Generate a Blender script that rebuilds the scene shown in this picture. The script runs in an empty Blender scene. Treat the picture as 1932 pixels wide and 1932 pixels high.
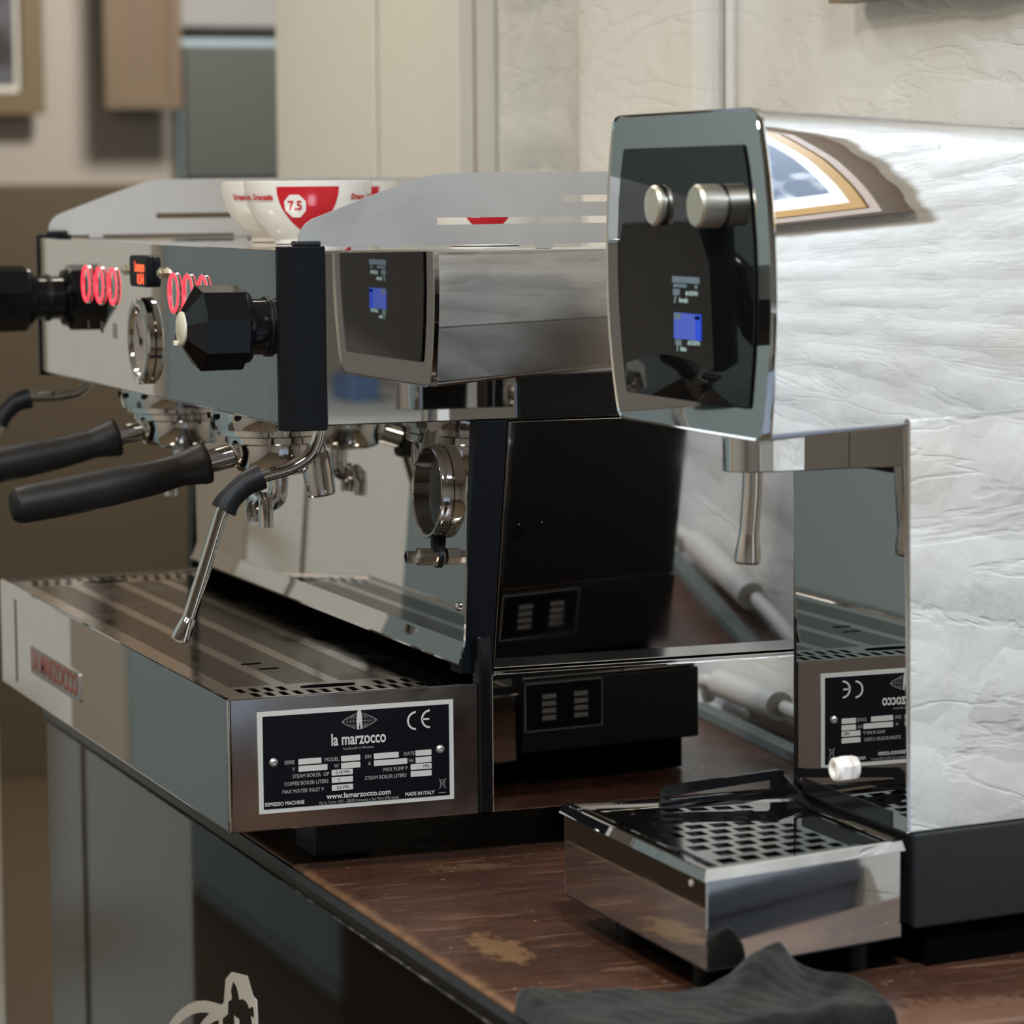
import bpy, bmesh, math, random
from mathutils import Vector, Matrix
random.seed(7)
S = bpy.context.scene
COL = S.collection

# ------------------------------------------------------------------ camera
cam_d = bpy.data.cameras.new('camera'); cam = bpy.data.objects.new('camera', cam_d); COL.objects.link(cam)
cam_d.sensor_width = 36.0; cam_d.lens = 112.51; cam_d.clip_start = 0.05; cam_d.clip_end = 60
R0 = (0.934207, -0.356628, -0.008559)
R1 = (-0.043855, -0.091005, -0.994884)
R2 = (0.354024, 0.929804, -0.100657)
C0 = (-0.56067, -1.99954, 0.45151)
cam.matrix_world = Matrix(((R0[0], -R1[0], -R2[0], C0[0]), (R0[1], -R1[1], -R2[1], C0[1]), (R0[2], -R1[2], -R2[2], C0[2]), (0, 0, 0, 1)))
cam_d.dof.use_dof = True; cam_d.dof.focus_distance = 2.14; cam_d.dof.aperture_fstop = 10.0
S.camera = cam

# ------------------------------------------------------------------ world, exposure
w = bpy.data.worlds.new('room_ambient'); S.world = w; w.use_nodes = True
w.node_tree.nodes['Background'].inputs[0].default_value = (0.9, 0.85, 0.78, 1)
w.node_tree.nodes['Background'].inputs[1].default_value = 0.05
S.view_settings.view_transform = 'Standard'; S.view_settings.look = 'None'
S.view_settings.gamma = 1.0; S.view_settings.use_curve_mapping = False
S.view_settings.exposure = 0.62
try:
    S.cycles.max_bounces = 16; S.cycles.glossy_bounces = 14; S.cycles.diffuse_bounces = 4
    S.cycles.sample_clamp_indirect = 6.0
except Exception: pass

LAMPS = [  # name label, x, y, z, size, watts, colour
    ('white ceiling lamp above the two coffee machines', -0.95, -0.60, 1.70, 0.40, 15.0, (1.0, 0.92, 0.80)),
    ('white ceiling lamp beyond the espresso machine', -0.30, 1.30, 1.70, 0.40, 8.0, (1.0, 0.92, 0.80)),
    ('cool white ceiling lamp close to the brick wall', -0.12, -1.30, 1.30, 0.32, 22.0, (0.74, 0.87, 1.0)),
    ('large warm light added over the aisle to give the chrome highlights', -1.70, 0.90, 1.70, 0.70, 12.0, (1.0, 0.86, 0.66)),  # added source, there only for warm highlights on the chrome
    ('ceiling lamp in the far room behind the wainscot', 1.40, 4.20, 1.70, 0.50, 23.0, (1.0, 0.93, 0.84)),
]

# ------------------------------------------------------------------ materials
def nt(name):
    m = bpy.data.materials.new(name); m.use_nodes = True
    t = m.node_tree; return m, t, t.nodes['Principled BSDF']
def setp(b, base=None, metal=None, rough=None, spec=None, coat=None, emis=None, es=None):
    if base is not None: b.inputs['Base Color'].default_value = (*base, 1)
    if metal is not None: b.inputs['Metallic'].default_value = metal
    if rough is not None: b.inputs['Roughness'].default_value = rough
    if spec is not None: b.inputs['Specular IOR Level'].default_value = spec
    if coat is not None: b.inputs['Coat Weight'].default_value = coat
    if emis is not None: b.inputs['Emission Color'].default_value = (*emis, 1); b.inputs['Emission Strength'].default_value = es
def coords(t, scale=(1, 1, 1), kind='Object'):
    c = t.nodes.new('ShaderNodeTexCoord'); mp = t.nodes.new('ShaderNodeMapping')
    mp.inputs['Scale'].default_value = scale; t.links.new(c.outputs[kind], mp.inputs[0]); return mp.outputs[0]
def noise(t, vec, scale, detail=4, rough=0.55, dist=0):
    n = t.nodes.new('ShaderNodeTexNoise'); n.inputs['Scale'].default_value = scale; n.inputs['Detail'].default_value = detail
    n.inputs['Roughness'].default_value = rough; n.inputs['Distortion'].default_value = dist
    t.links.new(vec, n.inputs['Vector']); return n.outputs['Fac']
def ramp(t, fac, stops):
    r = t.nodes.new('ShaderNodeValToRGB'); e = r.color_ramp.elements
    while len(e) < len(stops): e.new(0.5)
    for k, (p, c) in enumerate(stops): e[k].position = p; e[k].color = (*c, 1) if len(c) == 3 else c
    t.links.new(fac, r.inputs[0]); return r.outputs[0]
def mix(t, fac, a, b):
    m = t.nodes.new('ShaderNodeMix'); m.data_type = 'RGBA'
    if hasattr(fac, 'links'): t.links.new(fac, m.inputs[0])
    else: m.inputs[0].default_value = fac
    for k, v in ((6, a), (7, b)):
        if hasattr(v, 'links'): t.links.new(v, m.inputs[k])
        else: m.inputs[k].default_value = (*v, 1)
    return m.outputs[2]
def bump(t, b, h, strength, dist):
    n = t.nodes.new('ShaderNodeBump'); n.inputs['Strength'].default_value = strength; n.inputs['Distance'].default_value = dist
    t.links.new(h, n.inputs['Height']); t.links.new(n.outputs[0], b.inputs['Normal'])

def steel(name, base, r0, r1, wob=0.0, sc=9, brush=None):
    m, t, b = nt(name); setp(b, base, 1.0)
    v = coords(t)
    n = noise(t, v, sc, 5, 0.6)
    rr = t.nodes.new('ShaderNodeMapRange'); rr.inputs['From Min'].default_value = 0.35; rr.inputs['From Max'].default_value = 0.75
    rr.inputs['To Min'].default_value = r0; rr.inputs['To Max'].default_value = r1
    t.links.new(n, rr.inputs['Value']); t.links.new(rr.outputs[0], b.inputs['Roughness'])
    if wob:
        bump(t, b, noise(t, v, 3.5, 1), 1.0, wob)
    if brush:
        bump(t, b, noise(t, coords(t, brush), 40, 2), 0.25, 0.0004)
    return m
def flat(name, base, rough=0.5, spec=None, metal=0.0, emis=None, es=None, grain=0.0, coat=None):
    m, t, b = nt(name); setp(b, base, metal, rough, spec, coat, emis, es)
    if grain:
        v = coords(t); n = noise(t, v, 60, 4)
        c = mix(t, n, tuple(x * (1 - grain) for x in base), tuple(min(1, x * (1 + grain)) for x in base))
        t.links.new(c, b.inputs['Base Color'])
    return m

M = {}
M['mirror'] = steel('polished_steel', (0.74, 0.725, 0.71), 0.004, 0.03, 0.0)
M['mirror_wavy'] = steel('polished_bent_steel', (0.66, 0.645, 0.63), 0.03, 0.09, 0.0012)
M['head_steel'] = steel('polished_head_steel', (0.90, 0.90, 0.90), 0.012, 0.04, 0.0)
M['satin'] = steel('satin_steel', (0.66, 0.63, 0.60), 0.44, 0.56, 0.0, 14)
M['grate_steel'] = steel('worn_grate_steel', (0.46, 0.44, 0.42), 0.08, 0.2, 0.0, 30)
M['chrome'] = steel('chrome', (0.80, 0.77, 0.73), 0.03, 0.07)
M['brushed'] = steel('brushed_knob_steel', (0.86, 0.79, 0.66), 0.36, 0.46, 0, 40)
M['slate_steel'] = steel('grey_face_steel', (0.90, 0.92, 0.92), 0.03, 0.07, 0.0)
M['black_plastic'] = flat('black_plastic', (0.012, 0.013, 0.014), 0.38, 0.5, grain=0.2)
M['black_gloss'] = flat('black_gloss_plastic', (0.006, 0.006, 0.007), 0.12, 0.5)
M['black_glass'] = flat('black_glass', (0.004, 0.005, 0.006), 0.03, 0.85)
M['rubber'] = flat('black_rubber', (0.009, 0.009, 0.010), 0.48, 0.25, grain=0.25)
M['grip'] = flat('portafilter_grip', (0.015, 0.013, 0.012), 0.50, 0.28, grain=0.25)
M['dark'] = flat('dark_void', (0.003, 0.003, 0.003), 0.9, 0.0)
M['column_black'] = flat('black_column_plastic', (0.007, 0.008, 0.010), 0.42, 0.15, grain=0.2)
M['tray_steel'] = steel('tray_steel', (0.70, 0.69, 0.68), 0.015, 0.10, 0, 16)
M['hazy'] = steel('hazy_steel', (0.62, 0.58, 0.56), 0.10, 0.30, 0, 12)
M['smudged'] = steel('smudged_steel', (0.64, 0.62, 0.61), 0.012, 0.12, 0, 7)
M['under'] = flat('dark_painted_chassis', (0.016, 0.015, 0.014), 0.7, grain=0.2)
M['white_plastic'] = flat('white_plastic', (0.80, 0.74, 0.68), 0.3)
M['cream_cap'] = flat('cream_knob_cap', (0.80, 0.74, 0.58), 0.35)
M['plate_black'] = flat('label_black', (0.004, 0.004, 0.007), 0.35, 0.3)
M['plate_white'] = flat('label_print', (0.62, 0.60, 0.54), 0.5, 0.3)
M['plate_dim'] = flat('label_fine_print', (0.30, 0.29, 0.27), 0.5, 0.3)
M['badge_red'] = flat('badge_red', (0.40, 0.09, 0.06), 0.4)
M['icon'] = flat('printed_icon', (0.05, 0.05, 0.05), 0.6)
M['icon_soft'] = flat('printed_icon_grey', (0.30, 0.30, 0.29), 0.6)
M['red_ring'] = flat('lit_red_ring', (0.3, 0.01, 0.02), 0.4, emis=(1.0, 0.045, 0.075), es=1.0)
M['orange_digit'] = flat('orange_digits', (0.3, 0.05, 0.02), 0.4, emis=(1.0, 0.11, 0.035), es=0.9)
M['blue_scr'] = flat('screen_blue', (0, 0, 0), 0.4, emis=(0.045, 0.075, 0.34), es=0.9)
M['blue_scr2'] = flat('screen_blue_bright', (0, 0, 0), 0.4, emis=(0.01, 0.05, 0.42), es=0.9)
M['grey_scr'] = flat('screen_grey', (0, 0, 0), 0.4, emis=(0.09, 0.13, 0.15), es=0.8)
M['txt_scr'] = flat('screen_text', (0, 0, 0), 0.4, emis=(0.30, 0.42, 0.40), es=0.7)
M['red_print'] = flat('cup_red', (0.55, 0.012, 0.022), 0.25, 0.5)
M['porcelain'] = flat('porcelain', (0.84, 0.80, 0.73), 0.18, 0.5)
M['towel'] = None
M['sticker'] = flat('white_sticker', (0.92, 0.86, 0.78), 0.5)
M['counter_black'] = flat('black_counter_laminate', (0.006, 0.007, 0.007), 0.03, 0.50)
M['edge_black'] = flat('black_edge_strip', (0.012, 0.011, 0.011), 0.32, 0.5, grain=0.3)
M['cream'] = flat('cream_paint', (0.84, 0.80, 0.71), 0.45, grain=0.03)
M['slate'] = flat('slate_paint', (0.47, 0.63, 0.72), 0.55, grain=0.04)
M['slate_dark'] = flat('slate_dark_paint', (0.115, 0.130, 0.120), 0.55, grain=0.04)
M['brown'] = flat('brown_wainscot_paint', (0.135, 0.105, 0.066), 0.6, grain=0.08)
M['offwhite'] = flat('offwhite_wall', (0.52, 0.48, 0.43), 0.7, grain=0.03)
M['ceiling'] = flat('ceiling_paint', (0.62, 0.58, 0.52), 0.9)
M['floor'] = flat('brown_floor', (0.12, 0.085, 0.05), 0.5, grain=0.2)
M['oak'] = flat('oak_frame', (0.50, 0.30, 0.12), 0.45, grain=0.12)
M['dark_oak'] = flat('brown_frame', (0.22, 0.165, 0.10), 0.5, grain=0.12)
M['tan_board'] = flat('tan_board', (0.21, 0.155, 0.105), 0.7, grain=0.05)
M['mat_white'] = flat('mat_board', (0.85, 0.83, 0.78), 0.8)
M['gauge_face'] = flat('gauge_dial', (0.42, 0.36, 0.34), 0.35)
M['bronze'] = steel('dark_nickel', (0.36, 0.32, 0.28), 0.12, 0.22)
M['paper_grey'] = flat('grey_paper', (0.40, 0.40, 0.40), 0.8)
M['bluebox'] = flat('blue_plastic', (0.12, 0.20, 0.36), 0.5)
M['chest_brown'] = flat('dark_chest_wood', (0.085, 0.055, 0.036), 0.6, grain=0.1)
M['pale_frame'] = flat('pale_brown_frame', (0.46, 0.36, 0.30), 0.6, grain=0.08)
M['gold_metal'] = steel('warm_fitting_metal', (0.92, 0.84, 0.66), 0.25, 0.35)
M['slate_navy'] = flat('navy_grey_paint', (0.13, 0.145, 0.18), 0.6)
def worn():
    m, t, b = nt('worn_strip_lip'); setp(b, (0.02, 0.02, 0.02), 0, 0.4, 0.4); v = coords(t, (1, 1, 1))
    t.links.new(ramp(t, noise(t, v, 55, 5, 0.7), [(0.48, (0.016, 0.015, 0.014)), (0.66, (0.16, 0.145, 0.12))]), b.inputs['Base Color']); return m
M['worn_lip'] = worn()
M['pipe_white'] = flat('white_pipe', (0.50, 0.47, 0.42), 0.5)

def plaster(name, base, dark):
    m, t, b = nt(name); setp(b, base, 0, 0.42, 0.4)
    v = t.nodes.new('ShaderNodeNewGeometry').outputs['Position']
    n = noise(t, v, 7, 4); c = ramp(t, n, [(0.30, dark), (0.6, base)]); t.links.new(c, b.inputs['Base Color'])
    h1 = noise(t, v, 26, 4, 0.5, 0.25); # creases of old paint: thin ridges along a stretched noise
    mp = t.nodes.new('ShaderNodeMapping'); mp.inputs['Scale'].default_value = (1, 3.2, 11); t.links.new(v, mp.inputs[0])
    cr = noise(t, mp.outputs[0], 1.6, 4, 0.55, 0.8)
    a = t.nodes.new('ShaderNodeMath'); a.operation = 'SUBTRACT'; a.inputs[1].default_value = 0.5; t.links.new(cr, a.inputs[0])
    a2 = t.nodes.new('ShaderNodeMath'); a2.operation = 'ABSOLUTE'; t.links.new(a.outputs[0], a2.inputs[0])
    mr = t.nodes.new('ShaderNodeMapRange'); mr.inputs['From Min'].default_value = 0.0; mr.inputs['From Max'].default_value = 0.03; t.links.new(a2.outputs[0], mr.inputs['Value'])
    ad = t.nodes.new('ShaderNodeMath'); ad.operation = 'MULTIPLY_ADD'; ad.inputs[1].default_value = 0.13; t.links.new(mr.outputs[0], ad.inputs[0]); t.links.new(h1, ad.inputs[2])
    bump(t, b, ad.outputs[0], 0.75, 0.0042); return m
M['brick'] = plaster('painted_brick', (0.69, 0.68, 0.655), (0.62, 0.595, 0.545))
M['pier'] = plaster('painted_pier', (0.76, 0.73, 0.69), (0.71, 0.67, 0.61))

def towel_mat():
    m, t, b = nt('charcoal_towel'); setp(b, (0.03, 0.03, 0.025), 0, 0.95, 0.1); v = coords(t)
    n = noise(t, v, 45, 5, 0.65); c = ramp(t, n, [(0.35, (0.010, 0.010, 0.009)), (0.7, (0.032, 0.032, 0.025))]); t.links.new(c, b.inputs['Base Color'])
    bump(t, b, noise(t, v, 500, 3), 0.6, 0.0012); b.inputs['Sheen Weight'].default_value = 0.12; return m
M['towel'] = towel_mat()

def wood_mat():
    m, t, b = nt('worn_varnished_wood'); setp(b, (0.1, 0.04, 0.02), 0, 0.3, 0.5)
    v = coords(t)
    g = noise(t, coords(t, (5, 34, 5)), 2.2, 6, 0.6, 0.6)
    base = ramp(t, g, [(0.25, (0.040, 0.018, 0.012)), (0.55, (0.084, 0.035, 0.020)), (0.8, (0.145, 0.064, 0.036))])
    blot = ramp(t, noise(t, v, 9, 5, 0.6, 0.3), [(0.42, (0, 0, 0)), (0.62, (1, 1, 1))])
    c1 = mix(t, blot, base, (0.034, 0.016, 0.011))
    mm = t.nodes.new('ShaderNodeMath'); mm.operation = 'MULTIPLY'; mm.inputs[1].default_value = 0.55; t.links.new(blot, mm.inputs[0])
    c1 = mix(t, mm.outputs[0], base, (0.036, 0.017, 0.012))
    spk = ramp(t, noise(t, v, 150, 3, 0.6), [(0.665, (0, 0, 0)), (0.72, (1, 1, 1))])
    m2 = t.nodes.new('ShaderNodeMath'); m2.operation = 'MULTIPLY'; m2.inputs[1].default_value = 0.6; t.links.new(spk, m2.inputs[0])
    c2 = mix(t, m2.outputs[0], c1, (0.50, 0.30, 0.18))
    scr = ramp(t, noise(t, coords(t, (1.0, 9, 1)), 9, 3, 0.5, 1.6), [(0.61, (0, 0, 0)), (0.68, (1, 1, 1))])
    m3 = t.nodes.new('ShaderNodeMath'); m3.operation = 'MULTIPLY'; m3.inputs[1].default_value = 0.28; t.links.new(scr, m3.inputs[0])
    c3 = mix(t, m3.outputs[0], c2, (0.36, 0.20, 0.12))
    # worn yellow patch and worn front edge: wear with a place of its own
    sep = t.nodes.new('ShaderNodeSeparateXYZ'); tc = t.nodes.new('ShaderNodeTexCoord'); t.links.new(tc.outputs['Object'], sep.inputs[0])
    def patch(cx, cy, rx, ry, thr, col, cin, amt):
        mp = t.nodes.new('ShaderNodeMapping'); mp.vector_type = 'POINT'
        mp.inputs['Location'].default_value = (-cx / rx, -cy / ry, 0); mp.inputs['Scale'].default_value = (1 / rx, 1 / ry, 0)
        t.links.new(tc.outputs['Object'], mp.inputs[0])
        ln = t.nodes.new('ShaderNodeVectorMath'); ln.operation = 'LENGTH'; t.links.new(mp.outputs[0], ln.inputs[0])
        n_ = noise(t, coords(t, (1.6, 0.7, 1)), 75, 6, 0.75)
        a = t.nodes.new('ShaderNodeMath'); a.operation = 'MULTIPLY_ADD'; a.inputs[1].default_value = 2.4; t.links.new(n_, a.inputs[0]); t.links.new(ln.outputs['Value'], a.inputs[2])
        r = t.nodes.new('ShaderNodeMapRange'); r.inputs['From Min'].default_value = thr + 0.25; r.inputs['From Max'].default_value = thr
        r.inputs['To Min'].default_value = 0; r.inputs['To Max'].default_value = amt; t.links.new(a.outputs[0], r.inputs['Value'])
        return mix(t, r.outputs[0], cin, col)
    c4 = patch(0.098, -0.245, 0.016, 0.045, 1.9, (0.34, 0.19, 0.08), c3, 0.42)
    c4 = patch(0.16, -0.02, 0.05, 0.02, 1.6, (0.25, 0.14, 0.08), c4, 0.3)
    c4 = patch(0.27, -0.50, 0.09, 0.05, 2.0, (0.24, 0.12, 0.07), c4, 0.5)
    e = t.nodes.new('ShaderNodeMath'); e.operation = 'MULTIPLY_ADD'; e.inputs[1].default_value = 0.022
    t.links.new(noise(t, coords(t, (1, 1, 1)), 45, 5, 0.7), e.inputs[0]); t.links.new(sep.outputs[0], e.inputs[2])
    r = t.nodes.new('ShaderNodeMapRange'); r.inputs['From Min'].default_value = 0.0735; r.inputs['From Max'].default_value = 0.064
    t.links.new(e.outputs[0], r.inputs['Value'])
    c5 = mix(t, r.outputs[0], c4, (0.21, 0.105, 0.050))
    t.links.new(c5, b.inputs['Base Color'])
    rr = t.nodes.new('ShaderNodeMapRange'); rr.inputs['To Min'].default_value = 0.15; rr.inputs['To Max'].default_value = 0.42
    t.links.new(noise(t, v, 25, 5), rr.inputs['Value']); t.links.new(rr.outputs[0], b.inputs['Roughness'])
    bump(t, b, noise(t, coords(t, (6, 40, 6)), 8, 5), 0.35, 0.0006)
    return m
M['wood'] = wood_mat()
def art_mat(name, a, bcol, sc):
    m, t, b = nt(name); setp(b, a, 0, 0.5); v = coords(t)
    n = noise(t, v, sc, 2, 0.4, 2.5); t.links.new(ramp(t, n, [(0.4, a), (0.55, bcol)]), b.inputs['Base Color']); return m
M['art'] = art_mat('blue_grey_print', (0.17, 0.20, 0.26), (0.50, 0.53, 0.58), 7)
M['art_dark'] = art_mat('dark_grey_print', (0.05, 0.05, 0.055), (0.13, 0.135, 0.15), 5)

# ------------------------------------------------------------------ mesh helpers
def link(name, me, mat, parent=None, smooth=True, ang=35):
    o = bpy.data.objects.new(name, me); COL.objects.link(o)
    if mat is not None and not me.materials: me.materials.append(M[mat] if isinstance(mat, str) else mat)
    if smooth:
        for p in me.polygons: p.use_smooth = True
        try: me.set_sharp_from_angle(angle=math.radians(ang))
        except Exception: pass
    if parent is not None:
        o.parent = parent
        if parent.parent is None: o.location = -Vector(parent.location)
    return o
def mesh(name, verts, faces, mat, parent=None, smooth=True, ang=35, bevel=0, seg=2, fix=True):
    bm = bmesh.new(); vs = [bm.verts.new(v) for v in verts]
    for f in faces:
        try: bm.faces.new([vs[i] for i in f])
        except ValueError: pass
    return done(name, bm, mat, parent, smooth, ang, bevel, seg, fix)
def done(name, bm, mat, parent=None, smooth=True, ang=35, bevel=0, seg=2, fix=True):
    if bevel: ang = 14
    if fix: bmesh.ops.recalc_face_normals(bm, faces=bm.faces[:])
    if bevel:
        es = [e for e in bm.edges if len(e.link_faces) == 2 and e.calc_face_angle(0) > math.radians(30)]
        bmesh.ops.bevel(bm, geom=es, offset=bevel, segments=seg, affect='EDGES', profile=0.5, clamp_overlap=True)
    me = bpy.data.meshes.new(name); bm.to_mesh(me); bm.free()
    return link(name, me, mat, parent, smooth, ang)
def hexa(name, c8, mat, parent=None, bevel=0, seg=2):
    """c8: four bottom corners then four top corners, same order"""
    return mesh(name, c8, [(0, 1, 2, 3), (4, 5, 6, 7), (0, 1, 5, 4), (1, 2, 6, 5), (2, 3, 7, 6), (3, 0, 4, 7)], mat, parent, bevel=bevel, seg=seg)
def box(name, x, y, z, mat, parent=None, bevel=0, seg=2):
    return hexa(name, [(x[0], y[0], z[0]), (x[1], y[0], z[0]), (x[1], y[1], z[0]), (x[0], y[1], z[0]),
                       (x[0], y[0], z[1]), (x[1], y[0], z[1]), (x[1], y[1], z[1]), (x[0], y[1], z[1])], mat, parent, bevel, seg)
def prism(name, poly, axis, a, b, mat, parent=None, bevel=0, seg=2, ang=35):
    """poly in the two other axes (in x,y,z order), extruded from a to b along axis"""
    def P(p, h):
        return {0: (h, p[0], p[1]), 1: (p[0], h, p[1]), 2: (p[0], p[1], h)}[axis]
    n = len(poly); vs = [P(p, a) for p in poly] + [P(p, b) for p in poly]
    fs = [tuple(range(n)), tuple(range(2 * n - 1, n - 1, -1))] + [(i, (i + 1) % n, n + (i + 1) % n, n + i) for i in range(n)]
    return mesh(name, vs, fs, mat, parent, bevel=bevel, seg=seg, ang=ang)
def frame_of(d):
    d = Vector(d).normalized(); u = d.orthogonal().normalized() if abs(d.z) > 0.999 else Vector((0, 0, 1)).cross(d).normalized()
    return u, d.cross(u).normalized(), d
def lathe(name, prof, org, d, mat, parent=None, n=40, ang=35, facet=False, rot=0.0):
    u, v, d = frame_of(d); org = Vector(org); vs = []; fs = []
    for (r, h) in prof:
        for k in range(n):
            a = 2 * math.pi * k / n + rot; vs.append(org + d * h + (u * math.cos(a) + v * math.sin(a)) * max(r, 1e-5))
    for j in range(len(prof) - 1):
        for k in range(n):
            a = j * n + k; b_ = j * n + (k + 1) % n; fs.append((a, b_, b_ + n, a + n))
    bm = bmesh.new(); V_ = [bm.verts.new(p) for p in vs]
    for f in fs: bm.faces.new([V_[i] for i in f])
    if prof[0][0] > 1e-4 and prof[0] != prof[-1]: bm.faces.new(V_[:n])
    if prof[-1][0] > 1e-4 and prof[0] != prof[-1]: bm.faces.new(V_[-n:])
    bmesh.ops.remove_doubles(bm, verts=bm.verts[:], dist=2e-5)
    return done(name, bm, mat, parent, not facet, ang)
def smooth_path(pts, k=8):
    pts = [Vector(p) for p in pts]; out = []
    for i in range(len(pts) - 1):
        p0 = pts[max(i - 1, 0)]; p1 = pts[i]; p2 = pts[i + 1]; p3 = pts[min(i + 2, len(pts) - 1)]
        for j in range(k):
            t = j / k; out.append(0.5 * ((2 * p1) + (p2 - p0) * t + (2 * p0 - 5 * p1 + 4 * p2 - p3) * t * t + (3 * p1 - p0 - 3 * p2 + p3) * t ** 3))
    out.append(pts[-1]); return out
def tube(name, pts, rad, mat, parent=None, n=20, k=8, closed_ends=True):
    P = smooth_path(pts, k) if k > 1 else [Vector(p) for p in pts]; m = len(P)
    if not callable(rad):
        rl = rad if isinstance(rad, (list, tuple)) else [rad, rad]
        def rad(t, rl=rl):
            x = t * (len(rl) - 1); i = min(int(x), len(rl) - 2); f = x - i; return rl[i] * (1 - f) + rl[i + 1] * f
    bm = bmesh.new(); rings = []; prev = None
    for i, p in enumerate(P):
        tg = (P[min(i + 1, m - 1)] - P[max(i - 1, 0)]).normalized()
        if prev is None: u, v, _ = frame_of(tg)
        else:
            u = (prev - tg * prev.dot(tg)).normalized(); v = tg.cross(u)
        prev = u; r = rad(i / (m - 1))
        rings.append([bm.verts.new(p + (u * math.cos(2 * math.pi * q / n) + v * math.sin(2 * math.pi * q / n)) * r) for q in range(n)])
    for a, b_ in zip(rings, rings[1:]):
        for q in range(n): bm.faces.new((a[q], a[(q + 1) % n], b_[(q + 1) % n], b_[q]))
    if closed_ends: bm.faces.new(rings[0]); bm.faces.new(rings[-1])
    return done(name, bm, mat, parent)
DG = None
def curve_mesh(cu):
    o = bpy.data.objects.new('tmp', cu); COL.objects.link(o); bpy.context.view_layer.update()
    me = bpy.data.meshes.new_from_object(o.evaluated_get(bpy.context.evaluated_depsgraph_get()))
    bpy.data.objects.remove(o); bpy.data.curves.remove(cu); return me
def place(me, org, xd, yd):
    xd = Vector(xd); yd = Vector(yd); zd = xd.cross(yd)
    me.transform(Matrix(((xd.x, yd.x, zd.x, org[0]), (xd.y, yd.y, zd.y, org[1]), (xd.z, yd.z, zd.z, org[2]), (0, 0, 0, 1))))
def plate(name, loops, th, org, xd, yd, mat, parent=None, bev=0.0):
    """flat plate with holes: loops are 2D outlines (first outer, rest holes); th thickness"""
    cu = bpy.data.curves.new('c', 'CURVE'); cu.dimensions = '2D'; cu.fill_mode = 'BOTH'; cu.extrude = th / 2
    for lp in loops:
        s = cu.splines.new('POLY'); s.points.add(len(lp) - 1); s.use_cyclic_u = True
        for k, p in enumerate(lp): s.points[k].co = (p[0], p[1], 0, 1)
    me = curve_mesh(cu); me.materials.clear(); place(me, org, xd, yd); me.name = name
    return link(name, me, mat, parent, smooth=False)
def text(s, org, size, xd, yd, mat, parent=None, sx=1.0, th=0.0001, align='CENTER', name='lettering', bold=0.0):
    cu = bpy.data.curves.new('t', 'FONT'); cu.body = s; cu.size = size; cu.align_x = align; cu.align_y = 'CENTER'; cu.extrude = th
    cu.offset = bold; cu.resolution_u = 3
    me = curve_mesh(cu); me.materials.clear()
    me.transform(Matrix.Diagonal((sx, 1, 1, 1))); place(me, org, xd, yd); me.name = name
    return link(name, me, mat, parent, smooth=False)
def empty(name, loc, label, cat, group=None):
    o = bpy.data.objects.new(name, None); o.empty_display_size = 0.02; o.location = loc; COL.objects.link(o)
    return tag(o, label, cat, group)
def tag(o, label, cat, group=None):
    o['label'] = label; o['category'] = cat
    if group: o['group'] = group
    return o
def struct(o): o['kind'] = 'structure'; return o
def rect(x0, x1, y0, y1): return [(x0, y0), (x1, y0), (x1, y1), (x0, y1)]
def rrect(x0, x1, y0, y1, r, n=5):
    out = []
    for cx, cy, a0 in ((x1 - r, y1 - r, 0), (x0 + r, y1 - r, 90), (x0 + r, y0 + r, 180), (x1 - r, y0 + r, 270)):
        for k in range(n + 1):
            a = math.radians(a0 + 90 * k / n); out.append((cx + r * math.cos(a), cy + r * math.sin(a)))
    return out
def grid_plate(name, xs, ys, hole, z, mat, parent=None, warp=None, th=0.0):
    """sheet of cells between the cut lists; hole(i, j) leaves the cell out; walls of depth th around holes"""
    bm = bmesh.new(); V_ = {}; B_ = {}
    f = warp or (lambda x, y: (x, y))
    def g(i, j, lo=False):
        D = B_ if lo else V_
        if (i, j) not in D:
            x, y = f(xs[i], ys[j]); D[i, j] = bm.verts.new((x, y, z - (th if lo else 0)))
        return D[i, j]
    nx, ny = len(xs) - 1, len(ys) - 1
    H = [[hole(i, j) for j in range(ny)] for i in range(nx)]
    for i in range(nx):
        for j in range(ny):
            if not H[i][j]:
                bm.faces.new((g(i, j), g(i + 1, j), g(i + 1, j + 1), g(i, j + 1)))
            elif th:
                for (a, b_, ni, nj) in (((i, j), (i + 1, j), i, j - 1), ((i + 1, j), (i + 1, j + 1), i + 1, j), ((i + 1, j + 1), (i, j + 1), i, j + 1), ((i, j + 1), (i, j), i - 1, j)):
                    if 0 <= ni < nx and 0 <= nj < ny and H[ni][nj]: continue
                    bm.faces.new((g(*a), g(*b_), g(*b_, lo=True), g(*a, lo=True)))
    return done(name, bm, mat, parent, smooth=False, fix=False)

# ================================================================== THE SETTING
WX = 0.58
struct(box('floor', (-2.6, 4.0), (-4.0, 5.4), (-0.94, -0.90), 'floor'))
struct(box('ceiling', (-2.6, 4.0), (-4.0, 5.4), (1.75, 1.79), 'ceiling'))
wr = struct(box('wall_right', (WX, WX + 0.15), (-1.22, 1.67), (-0.9, 1.75), 'brick'))
struct(box('wall_left', (-2.6, -2.5), (-4.0, 5.4), (-0.9, 1.75), 'offwhite'))
struct(box('wall_back', (-2.5, 4.0), (5.3, 5.4), (-0.9, 1.75), 'offwhite'))
struct(box('wall_front', (-2.5, 3.9), (-4.0, -3.9), (-0.9, 1.75), 'offwhite'))
struct(box('wall_far_right', (3.9, 4.0), (-4.0, 5.3), (-0.9, 1.75), 'offwhite'))
struct(box('baseboard_back', (-2.5, 3.9), (5.262, 5.30), (-0.9, 0.470), 'brown', bevel=0.004))
struct(box('trim_1', (WX - 0.03, WX), (0.470, 0.745), (0.0, 1.75), 'pier', bevel=0.012, seg=3))
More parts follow.
